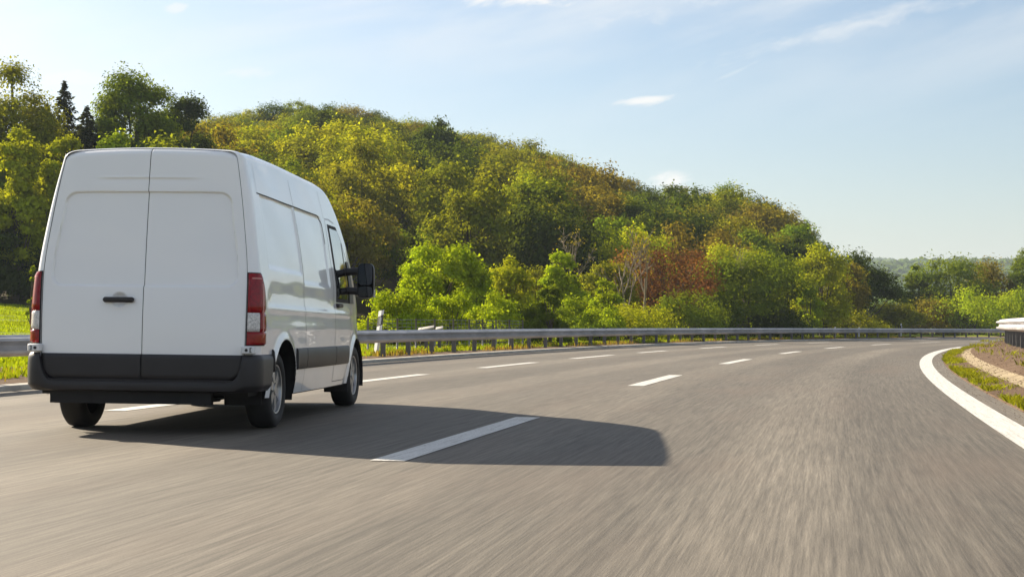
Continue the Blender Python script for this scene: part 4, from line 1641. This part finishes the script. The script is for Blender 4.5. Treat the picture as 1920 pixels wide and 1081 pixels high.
# ---- single trees and shrubs that stand out, each with a crown of its own
singles = [
    # name, kind, picture column, top row, width in picture, distance, colour, clumps, leaves, leaf size, clear trunk, label
    ('broadleaf_tree', 'spread', 828, 462, 165, 66, BRIGHT, 34, 15000, 0.17, .10, 'bright green bushy tree just right of the van\'s mirror behind the barrier'),
    ('shrub', 'shrub', 735, 542, 150, 55, BRIGHT, 26, 9000, 0.13, .0, 'low yellow-green shrub behind the barrier, nearest to the van'),
    ('shrub', 'shrub', 845, 548, 90, 57, BRIGHT, 18, 5000, 0.12, .0, 'small bright shrub at the foot of the bright green bushy tree'),
    ('shrub', 'shrub', 910, 548, 130, 60, BRIGHT, 18, 5000, 0.13, .0, 'light green shrub between the bushy tree and the small yellow-green tree'),
    ('broadleaf_tree', 'oval', 955, 488, 110, 74, YEL, 24, 8000, 0.17, .12, 'small yellow-green tree rising behind the wire fence'),
    ('broadleaf_tree', 'upright', 1055, 476, 120, 76, BRIGHT, 30, 8000, 0.17, .12, 'upright bright green tree with a forked top behind the pointed bush'),
    ('shrub', 'upright', 1032, 538, 95, 62, GREEN, 26, 8000, 0.12, .02, 'pointed fresh green bush at the right end of the wire fence'),
    ('young_tree', 'upright', 1135, 526, 100, 66, BRIGHT, 26, 5200, 0.13, .10, 'light green young tree left of the bare pale trunks'),
    ('shrub', 'shrub', 1180, 566, 190, 72, YEL, 26, 8500, 0.14, .0, 'wide yellow-green shrub at the foot of the bare pale trunks'),
    ('shrub', 'shrub', 1110, 575, 110, 70, BRIGHT, 18, 5000, 0.13, .0, 'small light shrub under the light green young tree'),
    ('shrub', 'shrub', 1285, 545, 150, 80, GREEN, 20, 6000, 0.15, .0, 'low green shrub below the copper-red tree'),
    ('copper_tree', 'spread', 1250, 466, 205, 96, RED, 36, 9000, 0.19, .06, 'copper-red leaved tree, the only red one in the row'),
    ('broadleaf_tree', 'spread', 1405, 472, 215, 98, GREEN, 40, 14000, 0.22, .06, 'broad mid-green tree right of the copper-red tree'),
    ('broadleaf_tree', 'round', 1375, 460, 150, 112, YEL, 24, 7000, 0.24, .2, 'yellow-green tree top showing over the broad mid-green tree'),
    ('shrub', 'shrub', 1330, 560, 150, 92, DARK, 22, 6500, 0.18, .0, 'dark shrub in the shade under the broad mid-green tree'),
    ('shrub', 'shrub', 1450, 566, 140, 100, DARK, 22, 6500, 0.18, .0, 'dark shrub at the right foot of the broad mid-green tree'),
    ('broadleaf_tree', 'oval', 1540, 462, 140, 112, YEL, 30, 10000, 0.23, .08, 'golden yellow-green tree in front of the hill\'s right end'),
    ('shrub', 'upright', 1518, 540, 80, 102, BRIGHT, 18, 5000, 0.18, .02, 'small bright green bush below the golden yellow-green tree'),
    ('broadleaf_tree', 'round', 1622, 474, 135, 124, DARK, 34, 11000, 0.25, .06, 'dark green tree beside the golden tree, where the hill ends'),
    ('broadleaf_tree', 'round', 1585, 496, 90, 118, BROWN, 22, 6000, 0.22, .1, 'brownish tree between the golden tree and the dark green tree'),
    ('shrub', 'shrub', 1600, 582, 130, 114, OLIVE, 18, 5000, 0.20, .0, 'olive shrub behind the far bend of the barrier'),
    ('broadleaf_tree', 'oval', 1712, 500, 80, 150, GREEN, 22, 6500, 0.26, .1, 'slim green tree right of the gap with the distant hills'),
    ('broadleaf_tree', 'round', 1785, 482, 150, 148, GREEN, 34, 10000, 0.27, .1, 'large green tree above the far bend of the road'),
    ('broadleaf_tree', 'round', 1868, 490, 130, 152, BROWN, 30, 8500, 0.27, .1, 'brown-leaved tree right of the large green tree at the bend'),
    ('broadleaf_tree', 'oval', 1925, 470, 100, 150, GREEN, 28, 8000, 0.27, .1, 'green tree cut by the right edge of the picture'),
    ('shrub', 'shrub', 1680, 565, 110, 138, OLIVE, 20, 5500, 0.24, .0, 'olive shrub below the slim green tree at the bend'),
    ('shrub', 'shrub', 1755, 560, 120, 140, BROWN, 20, 5500, 0.24, .0, 'brownish shrub below the large green tree at the bend'),
    ('shrub', 'shrub', 1835, 540, 170, 139, BRIGHT, 26, 8000, 0.25, .0, 'wide light green shrub behind the far barrier at the bend'),
    ('shrub', 'shrub', 1930, 535, 150, 138, BRIGHT, 24, 7000, 0.25, .0, 'light green shrub above the near barrier at the right picture edge'),
    ('shrub', 'shrub', 785, 560, 120, 56, BRIGHT, 20, 6000, 0.12, .0, 'round light shrub between the marker post and the bushy tree'),
    ('shrub', 'shrub', 985, 565, 110, 66, GREEN, 20, 6000, 0.13, .0, 'mid-green shrub left of the pointed fresh green bush'),
    ('shrub', 'shrub', 1085, 555, 120, 74, BRIGHT, 20, 6000, 0.14, .0, 'light green shrub right of the pointed fresh green bush'),
    ('broadleaf_tree', 'round', 1000, 505, 120, 84, OLIVE, 24, 7000, 0.18, .08, 'olive tree behind the gap between the two upright green trees'),
    ('broadleaf_tree', 'round', 890, 500, 120, 80, GREEN, 24, 7500, 0.17, .08, 'mid-green tree right behind the bright green bushy tree'),
    ('broadleaf_tree', 'round', 1145, 495, 110, 92, OLIVE, 24, 7000, 0.2, .08, 'olive tree behind the light green young tree'),
    # left of the van
    ('broadleaf_tree', 'round', 25, 130, 190, 112, OLIVE, 44, 19000, 0.21, .12, 'tall olive tree cut by the left edge of the picture'),
    ('broadleaf_tree', 'round', 250, 143, 180, 118, GREEN, 34, 19000, 0.21, .35, 'tall broad crowned tree rising over the left of the van roof'),
    ('broadleaf_tree', 'round', 330, 188, 125, 126, DARK, 30, 14000, 0.22, .2, 'dark rounded tree right of the tallest crown above the van'),
    ('broadleaf_tree', 'oval', 30, 250, 140, 100, YEL, 34, 11000, 0.22, .05, 'yellow-green tree at the left edge above the meadow'),
    ('broadleaf_tree', 'oval', 108, 262, 110, 102, YEL, 28, 9000, 0.22, .05, 'yellow-green tree touching the top left corner of the van'),
    ('broadleaf_tree', 'round', 215, 256, 120, 104, BRIGHT, 22, 7000, 0.22, .1, 'bright green crown peeping over the middle of the van roof'),
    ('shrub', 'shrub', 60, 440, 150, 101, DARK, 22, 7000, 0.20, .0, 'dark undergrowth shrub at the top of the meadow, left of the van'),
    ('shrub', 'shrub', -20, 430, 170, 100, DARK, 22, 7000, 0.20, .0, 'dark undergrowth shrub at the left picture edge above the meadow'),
    ('shrub', 'upright', 58, 500, 22, 70, BRIGHT, 8, 900, 0.12, .0, 'thin light green sapling beside the left tail lamp'),
]
for k, (nm, kind, px, py, wpx, D, col, ncl, nl, lf, clr, lab) in enumerate(singles):
    if px > 400:
        for _ in range(40):
            x, y, z = world_at(px, D)
            if s_off(x, y)[1][0] < -9.9 - 0.9 * wpx / 2 / FPX * D:
                break
            D += 0.7
    x, y, z = world_at(px, D)
    H = top_height(py, D, z)
    Rr = wpx / 2 / FPX * D
    cr, tk = make_tree_meshes('single_%d' % k, 300 + k, H * 1.02, Rr * 1.05, kind, ncl, int(nl * (1.5 if px > 400 else 1.9)), lf * (0.80 if px > 400 else 1.05), clr, trunk_r=0.022 * H + 0.02)
    tree(nm, cr, tk, (x, y, z - 0.05), 0, 1, 1, col, lab, 'shrub' if nm == 'shrub' else 'tree')

# spruces on the left skyline
for k, (px, py, wpx, D, lab) in enumerate(((118, 143, 62, 118, 'pointed dark spruce, tallest of the conifers left of the van'),
                                          (160, 192, 70, 114, 'lower spruce right of the tallest spruce'),
                                          (86, 190, 56, 121, 'narrow spruce left of the tallest spruce'))):
    x, y, z = world_at(px, D)
    H = top_height(py, D, z)
    cr, tk = make_tree_meshes('spruce_%d' % k, 500 + k, H, wpx / 2 / FPX * D * 3.5, 'spruce', nleaf=13000, leaf=0.42)
    tree('spruce', cr, tk, (x, y, z - 0.1), k * 1.1, 1, 1, (0.050, 0.058, 0.020), lab)


# nearly leafless trees
def bare_tree(name, px, py, D, seed, label, lean=(0, 0), spread=0.30, depth=4, col=BROWN, nleaf=260, r0=None, first=0.45):
    rs = np.random.RandomState(seed)
    x, y, z = world_at(px, D)
    H = top_height(py, D, z)
    tb = MB()
    tips = []

    def grow(p, d, L, r, lev):
        n = 4
        pts, rr = [p], [r]
        q, dd = np.array(p), np.array(d)
        for i in range(n):
            dd = unit(dd + rs.normal(0, 0.09, 3) + np.array([0, 0, 0.05]))
            q = q + dd * L / n
            pts.append(tuple(q))
            rr.append(r * (1 - 0.5 * (i + 1) / n))
        tb.tube(pts, rr, 6 if lev < 2 else 4, lev > 2)
        if lev >= depth:
            tips.append(q)
            return
        for b in range(3 if lev < 3 else 2):
            t = rs.uniform(0.45, 1)
            st = np.array(pts[int(t * n)])
            nd = unit(dd + rs.normal(0, spread * 1.6, 3) + np.array([0, 0, 0.12]))
            grow(tuple(st), nd, L * rs.uniform(0.48, 0.72), max(rr[int(t * n)] * 0.62, 0.012), lev + 1)
    r0 = r0 or 0.008 * H + 0.015
    grow((0, 0, -0.3), unit(np.array([lean[0], lean[1], 1.0])), H * first, r0, 0)
    root = empty(name, (x, y, z))
    tag(root, label, 'tree')
    # scale the grown tree to its height
    v = np.array(tb.v)
    k = H / v[:, 2].max()
    tb.v = [tuple(p) for p in v * k]
    link('trunk', tb.mesh('trunk', M['pale_bark'], True), root)
    tp = np.array(tips) * k
    P = tp[rs.randint(0, len(tp), nleaf)] + rs.normal(0, 0.12, (nleaf, 3))
    c = link('crown', quad_mesh('sparse_crown', leaf_faces(P, unit(rs.normal(size=(nleaf, 3))), 0.13, rs), M['leaf']), root)
    c.color = (*col, 1)
    return root


bare_tree('bare_tree', 1178, 428, 82, 21, 'left one of two pale almost leafless trees with thin trunks', spread=.26)
bare_tree('bare_tree', 1208, 420, 84, 22, 'right one of two pale almost leafless trees, in front of the red tree', spread=.22)
bare_tree('bare_tree', 1055, 425, 92, 23, 'grey leafless thicket tree above the forked bright green tree', spread=.3, nleaf=120)
bare_tree('leaning_tree', 1318, 432, 100, 24, 'pale crooked bare tree leaning right over the red tree', lean=(0.55, 0.0), spread=.25, depth=3, first=.7, nleaf=60)
bare_tree('bare_tree', 1050, 282, 222, 25, 'small bare tree standing against the sky on the hill crest', spread=.35, nleaf=20, r0=.16)

# ------------------------------------------------------------------ fence, marker posts
def wire_fence():
    pts = [(690, 44), (745, 46.2), (780, 47.8), (815, 49.4), (850, 51.2), (880, 52.8), (905, 54.2), (930, 55.6), (955, 57), (980, 58.4)]
    P = [Vector(world_at(a, d)) for a, d in pts]
    root = empty('wire_fence', P[0])
    tag(root, 'thin wire mesh fence on grey posts behind the barrier', 'fence')
    pm = MB().tube([(0, 0, -0.2), (0, 0, 1.00)], 0.028, 8).mesh('fence_post', M['wire'], True)
    for p in P:
        link('fence_post', pm, root, p - P[0])
    w = MB()
    for a, b in zip(P[:-1], P[1:]):
        for k in range(9):
            h = Vector((0, 0, 0.08 + k * 0.11))
            w.tube([a + h - P[0], b + h - P[0]], 0.007, 3, False)
        n = int((b - a).length / 0.35)
        for i in range(1, n):
            q = a + (b - a) * i / n - P[0]
            w.tube([q + Vector((0, 0, .12)), q + Vector((0, 0, 0.96))], 0.005, 3, False)
    link('wire_mesh', w.mesh('wire_mesh', M['wire']), root)


wire_fence()


def marker_post(loc, rz, label, scale=1.0, lean=0.0):
    root = empty('marker_post', loc, rz)
    root.scale = (scale,) * 3
    root.rotation_euler = (0, lean, rz)
    tag(root, label, 'marker post')
    prof = [(-0.060, 0.045), (0.0, -0.055), (0.060, 0.045)]

    def prism(z0, z1, grow=0.0, slant=0.0):
        m = MB()
        pts = []
        for x, y in prof:
            g = 1 + grow
            pts.append((x * g, y * g))
        vs = [(x, y, z0 + slant * x) for x, y in pts] + [(x, y, z1 + slant * x) for x, y in pts]
        return m.add(vs, [(2, 1, 0), (3, 4, 5), (0, 1, 4, 3), (1, 2, 5, 4), (2, 0, 3, 5)])
    link('post', prism(-0.3, 1.05, 0, 0.35).mesh('post', M['white_plate']), root)
    link('black_band', prism(0.70, 0.93, 0.02, 0.55).mesh('black_band', M['black_paint']), root)
    link('reflector', MB().box(-0.018, 0.018, -0.055, -0.025, 0.735, 0.895).mesh('reflector', M['white_plate']), root)


x, y, z = world_at(705, 41.5)
marker_post((x, y, z), 0.1, 'white marker post with black band beside the van\'s front, behind the barrier', 1.16, 0.12)
for px, D, lab in ((1566, 103, 'far white marker post below the dark green tree'), (1611, 107, 'far white marker post at the start of the bend'), (1690, 114.5, 'far white marker post in the bend, below the slim tree')):
    x, y, z = world_at(px, D)
    marker_post((x, y, z), 0.3, lab)
# two pale boards on short posts behind the barrier
for px, D, L, lab in ((799, 47, 0.48, 'longer one of two pale sloping boards on posts behind the barrier'), (824, 47.5, 0.22, 'shorter one of two pale sloping boards on posts behind the barrier')):
    x, y, z = world_at(px, D)
    root = empty('sloping_board', (x, y, z))
    tag(root, lab, 'board')
    link('board', MB().box(-L / 2, L / 2, -0.25, 0.25, -0.022, 0.022, 0.008).mesh('board', M['kerb'], True, R(40)), root, (0, 0, 0.775 - z), (0.12, -0.17, 0))
    link('post', MB().box(-0.05, 0.05, -0.05, 0.05, -0.2, 0.735 - z).mesh('post', M['steel_post']), root)


# ------------------------------------------------------------------ grass
def blades(name, S_range, off_range, n, h, col, seed, label, lean=0.35, zoff=None, clump=0.0, width=0.014):
    rs = np.random.RandomState(seed)
    s = rs.uniform(*S_range, n)
    o = rs.uniform(0, 1, n) ** 1.3 * (off_range[1] - off_range[0]) + off_range[0]
    if clump > 0:
        keep = (np.sin(s * 2.1) + np.sin(s * 0.77 + 1) + 1.3 * np.sin(o * 3 + s * .5) + rs.normal(0, .6, n)) > clump
        s, o = s[keep], o[keep]
        n = len(s)
    P = rp(s, 0)
    h_ = np.interp(s, _s, _h)
    P[:, 0] += o * np.cos(h_)
    P[:, 1] -= o * np.sin(h_)
    if zoff is None:
        zt = terrain(P[:, 0], P[:, 1])
        zs = np.interp(s, _s, _z) - CROSS * np.clip(o, -12, 8) + 0.12
        P[:, 2] = np.where(-o < -OFF_L + 3.3, zs, zt) - 0.02
    else:
        P[:, 2] = np.interp(s, _s, _z) + zoff - 0.02
    hh = h * rs.uniform(0.4, 1.25, (n, 1))
    d = unit(rs.normal(size=(n, 3)) * np.array([1, 1, 0]))
    up = np.array([0, 0, 1.0])
    side = np.cross(d, up) * (width * rs.uniform(0.6, 1.6, (n, 1)))
    t = rs.uniform(0, lean, (n, 1))
    mid = P + up * hh * .55 + d * hh * t * .4
    tip = P + up * hh + d * hh * t * 1.3
    V = np.stack([P - side, P + side, mid + side * .7, tip, mid - side * .7], 1).reshape(-1, 3)
    o_ = link(name, quad_mesh(name, V, M['leaf'], 5))
    o_.color = (*col, 1)
    tag(o_, label, 'grass', kind='stuff')


blades('roadside_grass', (-2, 110), (-9.0, -16.0), 60000, 0.11, (0.22, 0.28, 0.018), 1, 'green grass behind the left crash barrier', width=0.02)
blades('dry_grass', (-2, 110), (-8.45, -10.2), 9000, 0.13, (0.20, 0.15, 0.05), 2, 'dry brownish grass along the foot of the left crash barrier', clump=0.2, width=0.018)
blades('verge_grass', (2, 75), (5.02, 5.60), 30000, 0.080, (0.20, 0.22, 0.02), 3, 'short grass tufts between the white line and the sand on the right', zoff=0.02, clump=0.1, lean=.9, width=0.006)


def gravel(name, n, s_rng, off_rng, size, mat, seed, label, dz):
    rs = np.random.RandomState(seed)
    s = rs.uniform(*s_rng, n)
    o = rs.uniform(*off_rng, n)
    h = np.interp(s, _s, _h)
    P = rp(s, 0)
    P[:, 0] += o * np.cos(h)
    P[:, 1] -= o * np.sin(h)
    P[:, 2] = np.interp(s, _s, _z) + dz(o)
    k = size * rs.uniform(0.4, 1.0, n) ** 2
    base = np.array([(1, 0, 0), (-.5, .87, 0), (-.5, -.87, 0), (0.1, 0, .8)])
    a = rs.uniform(0, 6.28, n)
    V = np.empty((n, 4, 3))
    for j in range(4):
        b = base[j] * (1 + rs.normal(0, .2, (n, 3)))
        V[:, j, 0] = P[:, 0] + k * (b[:, 0] * np.cos(a) - b[:, 1] * np.sin(a))
        V[:, j, 1] = P[:, 1] + k * (b[:, 0] * np.sin(a) + b[:, 1] * np.cos(a))
        V[:, j, 2] = P[:, 2] + k * b[:, 2] - .1 * k
    T = V[:, [0, 1, 3, 1, 2, 3, 2, 0, 3]].reshape(-1, 3)
    o_ = link(name, quad_mesh(name, T, mat, 3))
    tag(o_, label, 'gravel', kind='stuff')


bank_z = lambda o: np.interp(o - OFF_R, [0.4, 0.44, 0.66, 0.92, 1.18, 1.6, 2.1, 3.0, 8.5], [-0.05, 0.012, 0.03, 0.08, 0.15, 0.27, 0.37, 0.42, 0.46]) - CROSS * o
gravel('verge_gravel', 9000, (0, 70), (OFF_R + 0.42, OFF_R + 3.2), 0.020, M['dirt'], 31, 'loose stones and clods on the dirt verge at the right', bank_z)
gravel('roadside_grit', 2500, (0, 90), (OFF_R + 0.16, OFF_R + 0.5), 0.010, M['dirt'], 32, 'fine grit along the outer side of the white edge line', lambda o: 0.004 - CROSS * o + 0 * o)
blades('bank_weeds', (4, 70), (5.75, 8.2), 9000, 0.10, (0.19, 0.20, 0.03), 33, 'scattered weeds on the dirt bank inside the bend', zoff=0.30, clump=1.5, lean=.9, width=0.007)


def meadow():
    rs = np.random.RandomState(8)
    n = 42000
    D = rs.uniform(30, 97, n)
    px = rs.uniform(-60, 130, n)
    x = (px - 960) / FPX * D
    so, oo = s_off(x, D)
    k = oo < -12
    x, D = x[k], D[k]
    P = np.stack([x, D, terrain(x, D) - 0.03], 1)
    n = len(P)
    hh = rs.uniform(.06, .16, (n, 1))
    d = unit(rs.normal(size=(n, 3)) * np.array([1, 1, 0]))
    up = np.array([0, 0, 1.0])
    side = np.cross(d, up) * (0.03 * rs.uniform(0.6, 1.6, (n, 1)))
    tip = P + up * hh + d * hh * .6
    V = np.stack([P - side, P + side, (P + tip) / 2 + side * .8, tip, (P + tip) / 2 - side * .8], 1).reshape(-1, 3)
    o = link('meadow_grass', quad_mesh('meadow_grass', V, M['leaf'], 5))
    o.color = (0.24, 0.31, 0.016, 1)
    tag(o, 'sunny green meadow grass rising to the wood at the left', 'grass', kind='stuff')


meadow()

# ------------------------------------------------------------------ distant wooded hills
def far_hills():
    xs = np.linspace(-200, 2600, 60)
    ys = np.linspace(420, 2700, 60)
    X, Y = np.meshgrid(xs, ys)

    def fz(x, y):
        ridge = 50 + 7 * np.sin(x * 0.006 + 1.0) + 4 * np.sin(x * 0.017) + 0.004 * (x - 300)
        up = ridge * sstep(420, 1500, y) * (0.6 + 0.4 * sstep(420, 1500, y))
        second = 34 * sstep(1500, 2500, y) * (1 + 0.2 * np.sin(x * 0.0031))
        return up + second - 2.2
    Z = fz(X, Y)
    nx = len(xs)
    F = [(j * nx + i, j * nx + i + 1, (j + 1) * nx + i + 1, (j + 1) * nx + i) for j in range(len(ys) - 1) for i in range(nx - 1)]
    link('distant_hills', mesh('distant_hills', np.stack([X, Y, Z], -1).reshape(-1, 3), F, M['forest_floor'], True))['kind'] = 'structure'
    rs = np.random.RandomState(4)
    n = 5200
    D = 430 + 2200 * rs.uniform(0, 1, n) ** 1.6
    a = rs.uniform(0.155, 0.40, n)
    P = np.stack([a * D, D, fz(a * D, D)], 1)
    R0 = rs.uniform(3.0, 5.2, n) * (1 + D / 2600)
    # each crown: a lumpy cluster of broad leaf masses
    m = 22
    V = []
    d = unit(rs.normal(size=(n, m, 3)))
    d[:, :, 2] = abs(d[:, :, 2])
    C0 = P[:, None, :] + d * R0[:, None, None] * np.array([1, 1, 0.85]) + np.array([0, 0, 1.0]) * R0[:, None, None] * .5
    size = (R0[:, None] * rs.uniform(0.75, 1.1, (n, m))).reshape(-1, 1)
    nr = unit(d + rs.normal(0, .35, d.shape)).reshape(-1, 3)
    V = leaf_faces(C0.reshape(-1, 3), nr, size, rs, 0.85)
    o = link('distant_wood', quad_mesh('distant_wood', V, M['leaf']))
    o.color = (0.085, 0.135, 0.025, 1)
    tag(o, 'distant blue-green wood covering the hills on the horizon', 'wood', kind='stuff')


far_hills()

# ------------------------------------------------------------------ haze
hz = MB().box(-5200, 5200, -2100, 5200, -3.0, 135)
hme = hz.mesh('haze')
hm = bpy.data.materials.new('haze_air')
hm.use_nodes = True
hn = hm.node_tree
hn.nodes.clear()
ho = hn.nodes.new('ShaderNodeOutputMaterial')
hv = hn.nodes.new('ShaderNodeVolumePrincipled')
hv.inputs['Color'].default_value = (0.72, 0.85, 1.0, 1)
hv.inputs['Density'].default_value = 0.00020
hv.inputs['Anisotropy'].default_value = 0.0
hn.links.new(hv.outputs[0], ho.inputs['Volume'])
hme.materials.append(hm)
hob = link('haze', hme)
tag(hob, 'thin pale summer haze in the air over the landscape', 'haze', kind='stuff')
